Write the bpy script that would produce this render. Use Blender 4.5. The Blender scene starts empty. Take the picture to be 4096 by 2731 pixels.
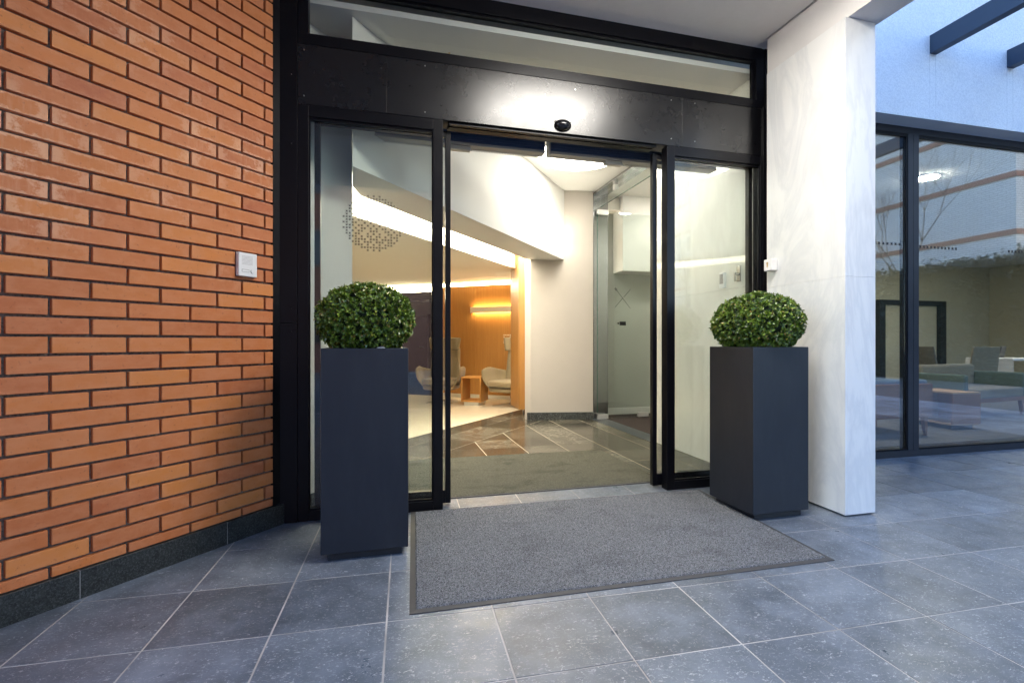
import bpy, bmesh, math, random
import numpy as np
from mathutils import Vector, Matrix
R = math.radians
rng = random.Random(7)
scene = bpy.context.scene
COL = scene.collection

# ---------------------------------------------------------------- camera, sky, light
H_CAM = 1.10
YAW = 0.252
cam_d = bpy.data.cameras.new("camera")
cam_d.sensor_width = 36.0
cam_d.lens = 1945.0 / 4096.0 * 36.0
cam_d.clip_start = 0.05
cam_d.clip_end = 600.0
cam = bpy.data.objects.new("camera", cam_d)
COL.objects.link(cam)
cam.location = (0, 0, H_CAM)
cam.rotation_euler = (R(90), 0, -YAW)
scene.camera = cam

world = bpy.data.worlds.new("World")
scene.world = world
world.use_nodes = True
wn = world.node_tree
bg = wn.nodes["Background"]
sky = wn.nodes.new("ShaderNodeTexSky")
sky.sky_type = 'NISHITA'
sky.sun_disc = False
SUN_EL, SUN_ROT = R(38.0), R(0.0)
sky.sun_elevation = SUN_EL
sky.sun_rotation = SUN_ROT
sky.altitude = 300
sky.air_density = 1.0
sky.dust_density = 0.3
sky.ozone_density = 4.0
wn.links.new(sky.outputs[0], bg.inputs[0])
bg.inputs[1].default_value = 0.15

sun_d = bpy.data.lights.new("sun", 'SUN')
sun_d.energy = 0.2
sun_d.angle = R(12)
sun_d.color = (1.0, 0.9, 0.8)
sun_o = bpy.data.objects.new("sun", sun_d)
COL.objects.link(sun_o)
sun_o.rotation_euler = (R(90) - SUN_EL, 0, math.pi - SUN_ROT)

scene.view_settings.view_transform = 'Standard'
scene.view_settings.look = 'None'
scene.view_settings.exposure = 2.8
scene.view_settings.gamma = 1.0
scene.view_settings.use_curve_mapping = False
cy = scene.cycles
cy.max_bounces = 9
cy.diffuse_bounces = 5
cy.glossy_bounces = 5
cy.transmission_bounces = 6
cy.transparent_max_bounces = 24
cy.sample_clamp_indirect = 6.0
cy.caustics_reflective = False
cy.caustics_refractive = False
cy.use_denoising = True
cy.blur_glossy = 0.6

LAMP_SOFFIT = 5.9
LAMP_IN = 3.5
COVE = 4.6

# ---------------------------------------------------------------- node helpers
def new_mat(name, base=(0.5, 0.5, 0.5), rough=0.5, metal=0.0, spec=0.5):
    m = bpy.data.materials.new(name)
    m.use_nodes = True
    b = m.node_tree.nodes["Principled BSDF"]
    b.inputs["Base Color"].default_value = (*base, 1)
    b.inputs["Roughness"].default_value = rough
    b.inputs["Metallic"].default_value = metal
    b.inputs["Specular IOR Level"].default_value = spec
    return m

class NT:
    def __init__(s, m):
        s.t = m.node_tree; s.b = s.t.nodes["Principled BSDF"]
    def n(s, typ, **kw):
        x = s.t.nodes.new(typ)
        for k, v in kw.items(): setattr(x, k, v)
        return x
    def l(s, a, b): s.t.links.new(a, b)
    def coord(s, kind="pos"):
        if kind == "pos": return s.n("ShaderNodeNewGeometry").outputs["Position"]
        return s.n("ShaderNodeTexCoord").outputs[kind]
    def mapping(s, vec, scale=(1, 1, 1), rot=(0, 0, 0), loc=(0, 0, 0)):
        m = s.n("ShaderNodeMapping")
        m.inputs["Scale"].default_value = scale
        m.inputs["Rotation"].default_value = rot
        m.inputs["Location"].default_value = loc
        s.l(vec, m.inputs["Vector"]); return m.outputs[0]
    def noise(s, vec, scale, detail=4, rough=0.55, dist=0.0):
        x = s.n("ShaderNodeTexNoise")
        x.inputs["Scale"].default_value = scale; x.inputs["Detail"].default_value = detail
        x.inputs["Roughness"].default_value = rough; x.inputs["Distortion"].default_value = dist
        s.l(vec, x.inputs["Vector"]); return x.outputs["Fac"]
    def voro(s, vec, scale, feature='F1', out="Distance"):
        x = s.n("ShaderNodeTexVoronoi"); x.feature = feature
        x.inputs["Scale"].default_value = scale
        s.l(vec, x.inputs["Vector"]); return x.outputs[out]
    def ramp(s, fac, stops):
        x = s.n("ShaderNodeValToRGB")
        e = x.color_ramp.elements
        while len(e) < len(stops): e.new(0.5)
        for el, (p, c) in zip(e, stops):
            el.position = p
            el.color = (c, c, c, 1) if isinstance(c, (int, float)) else (*c, 1)
        s.l(fac, x.inputs[0]); return x.outputs[0]
    def mix(s, fac, a, b, mode='MIX'):
        x = s.n("ShaderNodeMix"); x.data_type = 'RGBA'; x.blend_type = mode
        for sock, v in ((x.inputs[0], fac), (x.inputs[6], a), (x.inputs[7], b)):
            if isinstance(v, (int, float)): sock.default_value = v
            elif isinstance(v, tuple): sock.default_value = (*v, 1)
            else: s.l(v, sock)
        return x.outputs[2]
    def math(s, op, a, b=0.0):
        x = s.n("ShaderNodeMath"); x.operation = op
        for sock, v in ((x.inputs[0], a), (x.inputs[1], b)):
            if isinstance(v, (int, float)): sock.default_value = v
            else: s.l(v, sock)
        return x.outputs[0]
    def bump(s, h, strength=0.3, dist=0.002, to=None):
        x = s.n("ShaderNodeBump")
        x.inputs["Strength"].default_value = strength; x.inputs["Distance"].default_value = dist
        s.l(h, x.inputs["Height"]); s.l(x.outputs[0], s.b.inputs["Normal"])
    def color(s, c): s.l(c, s.b.inputs["Base Color"])
    def rough(s, c): s.l(c, s.b.inputs["Roughness"])
    def rand(s): return s.n("ShaderNodeObjectInfo").outputs["Random"]

# ---------------------------------------------------------------- materials
def m_brick():
    m = new_mat("fired_clay_brick", rough=0.5); t = NT(m)
    p = t.coord()
    r = t.rand()
    base = t.ramp(r, [(0.0, (0.49, 0.140, 0.042)), (0.25, (0.60, 0.186, 0.045)), (0.5, (0.55, 0.170, 0.056)), (0.75, (0.65, 0.220, 0.047)), (1.0, (0.46, 0.122, 0.042))])
    n1 = t.noise(t.mapping(p, (1, 1, 1.8)), 14, 6, 0.62)
    c = t.mix(t.ramp(n1, [(0.38, 0.0), (0.62, 0.40)]), base, (0.64, 0.26, 0.12))
    n2 = t.noise(p, 55, 5, 0.7)
    c = t.mix(t.ramp(n2, [(0.60, 0.0), (0.72, 0.6)]), c, (0.27, 0.075, 0.03))
    # pale bloom left by the weather, strongest round the rims of some bricks
    obj = t.coord("Object")
    sep = t.n("ShaderNodeSeparateXYZ"); t.l(obj, sep.inputs[0])
    edgez = t.math('ABSOLUTE', sep.outputs[2]); edgex = t.math('ABSOLUTE', sep.outputs[0])
    rim = t.math('MAXIMUM', t.math('MULTIPLY', edgez, 29.0), t.math('MULTIPLY', edgex, 7.6))
    wob = t.math('ADD', rim, t.math('MULTIPLY', t.math('SUBTRACT', t.noise(p, 38, 5, 0.7), 0.5), 1.5))
    rimm = t.ramp(wob, [(0.62, 0.0), (0.85, 1.0)])
    big = t.ramp(t.noise(t.mapping(p, loc=(3.1, 1.2, 4.4)), 1.35, 2, 0.5), [(0.45, 0.0), (0.62, 1.0)])
    sepw = t.n("ShaderNodeSeparateXYZ"); t.l(p, sepw.inputs[0])
    zf = t.ramp(t.math('DIVIDE', sepw.outputs[2], 3.2), [(0.40, 0.06), (0.56, 0.9), (0.78, 0.85), (0.9, 0.25)])
    bl = t.math('MULTIPLY', t.math('MULTIPLY', rimm, t.math('ADD', t.math('MULTIPLY', big, 0.75), 0.15)), zf)
    streak = t.ramp(t.noise(t.mapping(p, (60, 60, 7)), 1.0, 3, 0.6), [(0.5, 0.0), (0.72, 0.5)])
    bl = t.math('MAXIMUM', bl, t.math('MULTIPLY', t.math('MULTIPLY', streak, big), t.math('MULTIPLY', zf, 0.7)))
    c = t.mix(t.math('MULTIPLY', bl, 0.68), c, (0.86, 0.56, 0.38))
    t.color(c)
    t.rough(t.ramp(n1, [(0.3, 0.56), (0.7, 0.74)]))
    h = t.math('ADD', t.math('MULTIPLY', n2, 0.5), t.noise(t.mapping(p, (8, 8, 120)), 1.0, 3))
    t.bump(h, 0.25, 0.0012)
    return m

def m_mortar():
    m = new_mat("recessed_mortar", rough=0.95); t = NT(m); p = t.coord()
    n = t.noise(p, 90, 5, 0.7)
    t.color(t.ramp(n, [(0.3, (0.075, 0.062, 0.052)), (0.7, (0.27, 0.23, 0.195))]))
    t.bump(n, 0.9, 0.004); return m

def m_slab(name, dark, light, fleck, scale=1.0, rough=0.42, fl=0.5, var=0.25, soil=True):
    m = new_mat(name, rough=rough, spec=0.5); t = NT(m); p = t.coord()
    r = t.rand()
    n1 = t.noise(p, 7 * scale, 5, 0.6)
    c = t.mix(t.ramp(n1, [(0.35, 0.0), (0.65, 1.0)]), dark, light)
    mp = t.mapping(p, (1.0, 1.7, 1), rot=(0, 0, 0.35))
    f1 = t.noise(mp, 62 * scale, 3, 0.8, 1.0)
    f2 = t.noise(mp, 16 * scale, 4, 0.65)
    mask = t.math('MULTIPLY', t.ramp(f1, [(0.56, 0.0), (0.65, 1.0)]), t.ramp(f2, [(0.36, 0.10), (0.62, 1.0)]))
    c = t.mix(t.math('MULTIPLY', mask, fl), c, fleck)
    f3 = t.noise(p, 210 * scale, 2, 0.7)
    c = t.mix(t.ramp(f3, [(0.62, 0.0), (0.72, 0.28)]), c, fleck)
    c = t.mix(1.0, c, t.ramp(r, [(0, 1 - var), (1, 1 + var * 0.6)]), 'MULTIPLY')
    if soil:
        s = t.noise(t.mapping(p, loc=(5, 2, 0)), 1.7, 6, 0.7)
        c = t.mix(t.ramp(s, [(0.50, 0.0), (0.78, 0.45)]), c, tuple(min(1, x * 2.3) for x in light))
    t.color(c)
    t.rough(t.ramp(t.noise(p, 5, 5, 0.7), [(0.3, rough - 0.10), (0.7, rough + 0.14)]))
    t.bump(t.math('ADD', t.math('MULTIPLY', f1, 0.6), n1), 0.16, 0.0015)
    return m

def m_polished(name):
    m = new_mat(name, rough=0.16, spec=0.42); t = NT(m); p = t.coord(); r = t.rand()
    n = t.noise(p, 6, 5, 0.65)
    f = t.noise(p, 150, 3, 0.7)
    c = t.mix(t.ramp(n, [(0.35, 0.0), (0.7, 1.0)]), (0.050, 0.047, 0.036), (0.105, 0.096, 0.072))
    c = t.mix(t.ramp(f, [(0.56, 0.0), (0.68, 0.6)]), c, (0.22, 0.20, 0.16))
    v = t.noise(t.mapping(p, (1, 2.2, 1), rot=(0, 0, 0.5)), 2.3, 5, 0.7, 1.4)
    vein = t.ramp(v, [(0.500, 0.0), (0.512, 0.8), (0.524, 0.0)])
    c = t.mix(t.math('MULTIPLY', vein, t.ramp(r, [(0.7, 0.0), (0.8, 0.5)])), c, (0.5, 0.45, 0.36))
    c = t.mix(1.0, c, t.ramp(r, [(0, 0.45), (1, 1.35)]), 'MULTIPLY')
    t.color(c)
    t.rough(t.ramp(f, [(0.3, 0.12), (0.7, 0.24)]))
    return m

def m_granite(name, base=0.010, fl=0.10, scale=1.0):
    m = new_mat(name, rough=0.32); t = NT(m); p = t.coord()
    a = t.noise(p, 130 * scale, 3, 0.8)
    b = t.noise(p, 35 * scale, 4, 0.7)
    c = t.mix(t.ramp(a, [(0.48, 0.0), (0.70, 1.0)]), (base, base * 1.1, base * 1.1), (fl, fl * 1.1, fl * 1.08))
    c = t.mix(t.ramp(b, [(0.4, 0.0), (0.7, 0.35)]), c, (fl * 0.7, fl * 0.8, fl * 0.78))
    t.color(c); t.bump(a, 0.2, 0.001)
    return m

def m_marble(name, base, vein, rough, amount=0.35, coat=0.0):
    m = new_mat(name, rough=rough); t = NT(m); p = t.coord()
    mp = t.mapping(p, (1.1, 1.1, 0.42), rot=(0.2, 0.5, 0.1))
    n = t.noise(mp, 1.9, 8, 0.62, 1.6)
    v1 = t.ramp(n, [(0.42, 0.0), (0.50, 1.0), (0.58, 0.0)])
    n2 = t.noise(mp, 0.9, 5, 0.6, 0.8)
    v2 = t.ramp(n2, [(0.48, 0.0), (0.72, 1.0)])
    c = t.mix(t.math('MULTIPLY', v1, amount), base, vein)
    c = t.mix(t.math('MULTIPLY', v2, amount * 0.8), c, vein)
    sp = t.noise(mp, 2.7, 3, 0.5, 0.6)
    c = t.mix(t.ramp(sp, [(0.70, 0.0), (0.80, amount * 1.3)]), c, tuple(x * 0.7 for x in vein))
    t.color(c)
    if coat:
        t.b.inputs["Coat Weight"].default_value = coat
        t.b.inputs["Coat Roughness"].default_value = 0.03
        t.b.inputs["Coat IOR"].default_value = 1.6
    return m

def m_plaster(name, base, bump=0.5, scale=160, rough=0.9, dirt=0.06, dist=0.003):
    m = new_mat(name, rough=rough, spec=0.25); t = NT(m); p = t.coord()
    a = t.noise(p, scale, 3, 0.6)
    b = t.noise(p, 2.1, 5, 0.65)
    c = t.mix(t.ramp(b, [(0.35, 0.0), (0.75, 1.0)]), base, tuple(x * (1 - dirt * 2) for x in base))
    t.color(c); t.bump(a, bump, dist)
    return m

def m_stucco(name):
    m = new_mat(name, rough=0.95, spec=0.2); t = NT(m); p = t.coord()
    a = t.noise(p, 62, 3, 0.7, 0.8)
    b = t.noise(p, 1.6, 4, 0.6)
    sep = t.n("ShaderNodeSeparateXYZ"); t.l(p, sep.inputs[0])
    c = t.mix(t.ramp(b, [(0.35, 0.0), (0.75, 0.5)]), (0.80, 0.81, 0.83), (0.70, 0.72, 0.75))
    c = t.mix(t.ramp(a, [(0.40, 0.55), (0.58, 0.0)]), c, (0.58, 0.60, 0.64))  # grain shading put into the colour, darker in the bump's hollows
    # thin run-off stains under the two steel beams (they start where the beams end)
    tot = None
    for x0 in (4.852, 4.925, 5.825, 5.905):
        wob = t.math('ADD', sep.outputs[0], t.math('MULTIPLY', t.noise(t.mapping(p, (0.2, 0.2, 3)), 2.0, 2), 0.012))
        d = t.math('ABSOLUTE', t.math('SUBTRACT', wob, x0 + 0.006))
        s = t.ramp(t.math('MULTIPLY', d, 60), [(0.0, 0.42), (0.30, 0.0)])
        tot = s if tot is None else t.math('MAXIMUM', tot, s)
    zf = t.ramp(t.math('SUBTRACT', sep.outputs[2], 3.0), [(0.1, 0.35), (0.75, 1.0), (0.77, 0.0)])
    c = t.mix(t.math('MULTIPLY', tot, zf), c, (0.20, 0.24, 0.30))
    t.color(c); t.bump(a, 0.8, 0.010)
    return m

def m_paint(name, base, rough=0.35, spec=0.5, bump=0.05):
    m = new_mat(name, base, rough, spec=spec); t = NT(m); p = t.coord()
    n = t.noise(p, 3, 5, 0.7)
    t.rough(t.ramp(n, [(0.3, rough * 0.88), (0.7, rough * 1.16)]))
    t.bump(t.noise(p, 300, 2), bump, 0.0006)
    return m

def m_glass(name, tint=(0.96, 0.98, 0.97), boost=1.0, f0=0.045):
    m = bpy.data.materials.new(name); m.use_nodes = True
    nt = m.node_tree; nt.nodes.clear()
    out = nt.nodes.new("ShaderNodeOutputMaterial")
    tr = nt.nodes.new("ShaderNodeBsdfTransparent"); tr.inputs[0].default_value = (*tint, 1)
    gl = nt.nodes.new("ShaderNodeBsdfGlossy"); gl.inputs["Roughness"].default_value = 0.0
    gl.inputs[0].default_value = (1, 1, 1, 1)
    lw = nt.nodes.new("ShaderNodeLayerWeight"); lw.inputs[0].default_value = 0.5
    def mm(op, a, b):
        x = nt.nodes.new("ShaderNodeMath"); x.operation = op
        for s_, v in ((x.inputs[0], a), (x.inputs[1], b)):
            if isinstance(v, (int, float)): s_.default_value = v
            else: nt.links.new(v, s_)
        return x.outputs[0]
    fr = mm('ADD', mm('MULTIPLY', mm('POWER', lw.outputs["Facing"], 5.0), 1 - f0), f0)
    fr = mm('MINIMUM', mm('MULTIPLY', fr, boost), 1.0)
    mx = nt.nodes.new("ShaderNodeMixShader")
    nt.links.new(fr, mx.inputs[0]); nt.links.new(tr.outputs[0], mx.inputs[1]); nt.links.new(gl.outputs[0], mx.inputs[2])
    nt.links.new(mx.outputs[0], out.inputs[0])
    return m

def m_emit(name, col, strength):
    m = new_mat(name, (0.8, 0.8, 0.8)); b = m.node_tree.nodes["Principled BSDF"]
    b.inputs["Emission Color"].default_value = (*col, 1)
    b.inputs["Emission Strength"].default_value = strength
    return m

def m_wood(name, a, b, scale=1.0, rough=0.38, axis='z'):
    m = new_mat(name, rough=rough); t = NT(m); p = t.coord("Object")
    sc = {'z': (34, 34, 1.6), 'x': (1.6, 34, 34), 'y': (34, 1.6, 34)}[axis]
    n = t.noise(t.mapping(p, tuple(x * scale for x in sc)), 1.0, 5, 0.65, 0.4)
    n2 = t.noise(t.mapping(p, tuple(x * scale * 5 for x in sc)), 1.0, 2, 0.6)
    c = t.mix(t.ramp(n, [(0.3, 0.0), (0.7, 1.0)]), a, b)
    c = t.mix(t.ramp(n2, [(0.55, 0.0), (0.75, 0.25)]), c, tuple(x * 0.6 for x in a))
    c = t.mix(1.0, c, t.ramp(t.rand(), [(0, 0.92), (1, 1.06)]), 'MULTIPLY')
    t.color(c); return m

def m_fabric(name, base, scale=500):
    m = new_mat(name, rough=0.95, spec=0.15); t = NT(m); p = t.coord("Object")
    n = t.noise(p, scale, 2, 0.6)
    c = t.mix(t.ramp(n, [(0.35, 0.0), (0.65, 1.0)]), tuple(x * 0.85 for x in base), tuple(min(1, x * 1.12) for x in base))
    t.color(c); t.bump(n, 0.3, 0.001)
    t.b.inputs["Sheen Weight"].default_value = 0.2
    return m

def m_mat(name, dark, light, scale, bump=1.0, blotch=0.0, contrast=(0.42, 0.60)):
    m = new_mat(name, rough=1.0, spec=0.1); t = NT(m); p = t.coord()
    n = t.noise(p, scale, 3, 0.75, 1.5)
    n2 = t.noise(p, scale * 0.35, 3, 0.6)
    c = t.mix(t.ramp(n, [(contrast[0], 0.0), (contrast[1], 1.0)]), dark, light)
    c = t.mix(t.ramp(n2, [(0.35, 0.35), (0.65, 0.0)]), c, dark)
    if blotch:
        b = t.noise(t.mapping(p, (1, 1.8, 1)), 3.2, 4, 0.6)
        c = t.mix(t.ramp(b, [(0.52, 0.0), (0.70, blotch)]), c, tuple(x * 0.55 for x in dark))
    t.color(c); t.bump(n, bump, 0.006)
    return m

def m_leaf(name):
    m = new_mat(name, rough=0.30, spec=0.6); t = NT(m)
    g = t.n("ShaderNodeNewGeometry"); r = g.outputs["Random Per Island"]
    c = t.ramp(r, [(0.0, (0.030, 0.066, 0.008)), (0.35, (0.070, 0.128, 0.011)), (0.7, (0.130, 0.205, 0.017)), (0.93, (0.21, 0.28, 0.030)), (0.985, (0.30, 0.20, 0.05))])
    t.color(c)
    t.b.inputs["Subsurface Weight"].default_value = 0.0
    return m

M = {}
M['brick'] = m_brick(); M['mortar'] = m_mortar()
M['tile'] = m_slab("bluestone_paving", (0.078, 0.096, 0.122), (0.128, 0.152, 0.190), (0.46, 0.47, 0.50), rough=0.36, fl=0.95)
M['grout'] = m_plaster("pale_grout", (0.54, 0.52, 0.51), 0.4, 200, dirt=0.33)
M['intile'] = m_polished("polished_stone_tile")
M['ingrout'] = m_plaster("interior_grout", (0.50, 0.44, 0.33), 0.2, 200)
M['granite'] = m_granite("black_granite")
M['granite_in'] = m_granite("speckled_granite", 0.014, 0.22, 0.6)
M['marble'] = m_marble("honed_white_marble", (0.80, 0.795, 0.785), (0.50, 0.52, 0.56), 0.28, 0.30)
M['marble_in'] = m_marble("polished_cream_marble", (0.74, 0.73, 0.68), (0.60, 0.58, 0.53), 0.30, 0.30, coat=1.0)
M['black'] = m_paint("black_powder_coat", (0.0030, 0.0030, 0.0048), 0.32, 0.25)
M['black_fascia'] = m_paint("black_satin_sheet", (0.0026, 0.0026, 0.0036), 0.27, 0.65, 0.02)
M['black_glossy'] = m_paint("black_gloss_plastic", (0.008, 0.008, 0.010), 0.10)
M['planter'] = m_paint("anthracite_planter", (0.0105, 0.0135, 0.0215), 0.40, 0.5, 0.08)
_t = NT(M['planter']); _p = _t.coord()
_w = _t.noise(_t.mapping(_p, (5, 5, 1.2)), 3.0, 6, 0.7)
_f = _t.noise(_p, 130, 4, 0.8)
_c = _t.mix(_t.ramp(_w, [(0.45, 0.0), (0.75, 0.30)]), (0.0105, 0.0135, 0.0215), (0.030, 0.034, 0.044))
_t.color(_t.mix(_t.ramp(_f, [(0.66, 0.0), (0.76, 0.45)]), _c, (0.06, 0.063, 0.07)))
M['plinth'] = m_paint("black_plinth", (0.008, 0.009, 0.013), 0.5)
M['glass'] = m_glass("clear_glass", boost=1.15)
M['glass_court'] = m_glass("reflective_window_glass", tint=(0.84, 0.89, 0.92), boost=2.5, f0=0.06)
M['glass_in'] = m_glass("greenish_glass", tint=(0.93, 0.955, 0.945), boost=1.2)
M['glass_edge'] = new_mat("green_glass_edge", (0.02, 0.09, 0.07), 0.2)
M['soffit'] = m_plaster("rendered_soffit", (0.76, 0.735, 0.72), 0.6, 110)
M['stucco_plain'] = m_plaster('smooth_white_render', (0.76, 0.77, 0.79), 0.3, 120)
M['stucco'] = m_stucco("white_spatter_render")
M['white'] = m_plaster("white_wall_paint", (0.78, 0.775, 0.75), 0.05, 300, 0.7, 0.02)
M['white_ceiling'] = m_plaster("white_ceiling_paint", (0.74, 0.73, 0.70), 0.05, 300, 0.9, 0.02)
M['beige'] = m_plaster("beige_wall_paint", (0.50, 0.46, 0.41), 0.06, 300, 0.7, 0.03)
M['cream'] = m_plaster("cream_ceiling_paint", (0.84, 0.81, 0.73), 0.04, 300, 0.9, 0.02)
M['sage'] = m_plaster("sage_wall_paint", (0.42, 0.435, 0.385), 0.05, 300, 0.8, 0.03)
M['skirt_white'] = new_mat("white_gloss_skirting", (0.72, 0.72, 0.68), 0.4)
M['steel'] = new_mat("brushed_steel", (0.42, 0.43, 0.44), 0.20, 1.0)
t_ = NT(M['steel']); n_ = t_.noise(t_.mapping(t_.coord(), (6, 6, 0.8)), 4.0, 4); t_.rough(t_.ramp(n_, [(0.0, 0.18), (1.0, 0.22)]))

M['chrome'] = new_mat("polished_chrome", (0.70, 0.69, 0.66), 0.12, 1.0)
M['alu_plate'] = new_mat("satin_aluminium", (0.72, 0.72, 0.70), 0.35, 0.6)
M['sill_steel'] = new_mat("steel_floor_strip", (0.14, 0.16, 0.18), 0.3, 0.8)
M['operator'] = m_paint("sky_tinted_aluminium", (0.075, 0.105, 0.175), 0.35)  # blue of the reflected sky put into the base colour
M['operator_rail'] = m_paint("pale_grey_rail", (0.42, 0.40, 0.36), 0.45)
M['beige_plastic'] = new_mat("beige_plastic", (0.55, 0.51, 0.43), 0.45)
M['white_plastic'] = new_mat("white_plastic", (0.82, 0.81, 0.80), 0.35)
M['mauve'] = new_mat("mauve_grey_plastic", (0.22, 0.14, 0.145), 0.45)
M['label_grey'] = new_mat("grey_print", (0.30, 0.28, 0.26), 0.5)
M['shade'] = new_mat('pale_metal_shade', (0.80, 0.74, 0.62), 0.3, 0.15)
M['brass'] = new_mat("brass", (0.62, 0.42, 0.18), 0.28, 1.0)
M['screw'] = new_mat("steel_screw_head", (0.5, 0.5, 0.48), 0.3, 1.0)
M['decal_black'] = new_mat("black_vinyl", (0.012, 0.012, 0.018), 0.5)
M['decal_white'] = new_mat("white_vinyl", (0.85, 0.84, 0.80), 0.5)
M['mat_out'] = m_mat("speckled_grey_pile", (0.035, 0.037, 0.042), (0.34, 0.35, 0.37), 210, 0.8, contrast=(0.41, 0.60), blotch=0.22)
M['mat_edge'] = m_paint("grey_rubber_edge", (0.060, 0.058, 0.058), 0.6, 0.3)
M['mat_in'] = m_mat("moss_grey_pile", (0.060, 0.060, 0.046), (0.155, 0.152, 0.118), 170, 0.8, 0.55)
M['wood'] = m_wood("honey_oak_veneer", (0.37, 0.170, 0.040), (0.44, 0.212, 0.055))
M['wood_x'] = m_wood("honey_oak_edge", (0.46, 0.21, 0.05), (0.60, 0.30, 0.085), axis='x')
M['walnut'] = m_wood("red_walnut", (0.26, 0.095, 0.038), (0.36, 0.14, 0.06), axis='x')
M['table_top'] = m_wood("warm_oak_top", (0.42, 0.25, 0.13), (0.55, 0.35, 0.19), axis='x')
M['chair_fabric'] = m_fabric("taupe_wool", (0.25, 0.20, 0.12))
M['chair_piping'] = m_fabric("dark_piping", (0.12, 0.10, 0.07))
M['sofa_blue'] = m_fabric("blue_grey_upholstery", (0.15, 0.21, 0.26))
M['sofa_green'] = m_fabric("grey_green_upholstery", (0.17, 0.215, 0.19))
M['sofa_tan'] = m_fabric("tan_upholstery", (0.30, 0.255, 0.18))
M['dark_fabric'] = m_fabric("dark_brown_upholstery", (0.06, 0.045, 0.035))
M['grey_fabric'] = m_fabric("grey_upholstery", (0.14, 0.125, 0.10))
M['lounge_floor'] = m_marble("cream_stone_floor", (0.74, 0.66, 0.50), (0.64, 0.56, 0.42), 0.22, 0.25)
M['carpet'] = m_mat("dark_corridor_carpet", (0.030, 0.024, 0.022), (0.060, 0.050, 0.045), 220, 0.3)
M['carpet_grey'] = m_mat("grey_striped_carpet", (0.10, 0.10, 0.10), (0.22, 0.21, 0.20), 160, 0.3)
M['brown_door'] = m_wood("dark_brown_door", (0.055, 0.028, 0.020), (0.085, 0.045, 0.03))
M['ochre'] = m_plaster("ochre_wall_paint", (0.60, 0.54, 0.38), 0.05, 300, 0.8, 0.05)
M['taupe'] = m_plaster("dark_taupe_wall", (0.12, 0.10, 0.075), 0.05, 300, 0.8, 0.05)
M['beam'] = m_paint("dark_blue_grey_steel", (0.020, 0.038, 0.070), 0.45)
M['window_frame'] = m_paint("anthracite_window_frame", (0.012, 0.014, 0.022), 0.4)
M['leaf'] = m_leaf("boxwood_leaf")
M['leaf_dark'] = new_mat('dark_hedge_leaf', (0.018, 0.030, 0.012), 0.7)
M['leaf_core'] = new_mat("shade_dark_core", (0.012, 0.022, 0.006), 0.9)  # dark colour stands in for the shade among the leaves
M['stem'] = new_mat("boxwood_stem", (0.10, 0.065, 0.035), 0.85)
M['soil'] = m_plaster("dark_soil", (0.03, 0.022, 0.016), 1.0, 60, 1.0)
M['pebble'] = m_marble("pale_pebble", (0.60, 0.58, 0.57), (0.42, 0.40, 0.42), 0.6, 0.3)
M['pebble_dark'] = m_marble("dark_pebble", (0.12, 0.12, 0.14), (0.07, 0.07, 0.08), 0.6, 0.3)
M['downlight_soft'] = m_emit('soft_downlight', (1.0, 0.92, 0.80), 26.0)
M['lamp_out'] = m_emit("opal_lamp_outside", (1.0, 0.95, 0.87), LAMP_SOFFIT)
M['lamp_in'] = m_emit("opal_lamp_inside", (1.0, 0.94, 0.82), LAMP_IN)
M['cove'] = m_emit("warm_cove_light", (1.0, 0.91, 0.74), COVE)
M['cove_hot'] = m_emit("warm_strip_light", (1.0, 0.80, 0.50), 7.0)
M['downlight'] = m_emit("downlight_diffuser", (1.0, 0.9, 0.72), 95.0)
M['sconce_glow'] = m_emit("sconce_tube", (1.0, 0.74, 0.38), 6.5)
M['pale_brick'] = None
M['ground'] = m_plaster("courtyard_ground", (0.15, 0.15, 0.15), 0.5, 30)

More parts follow.
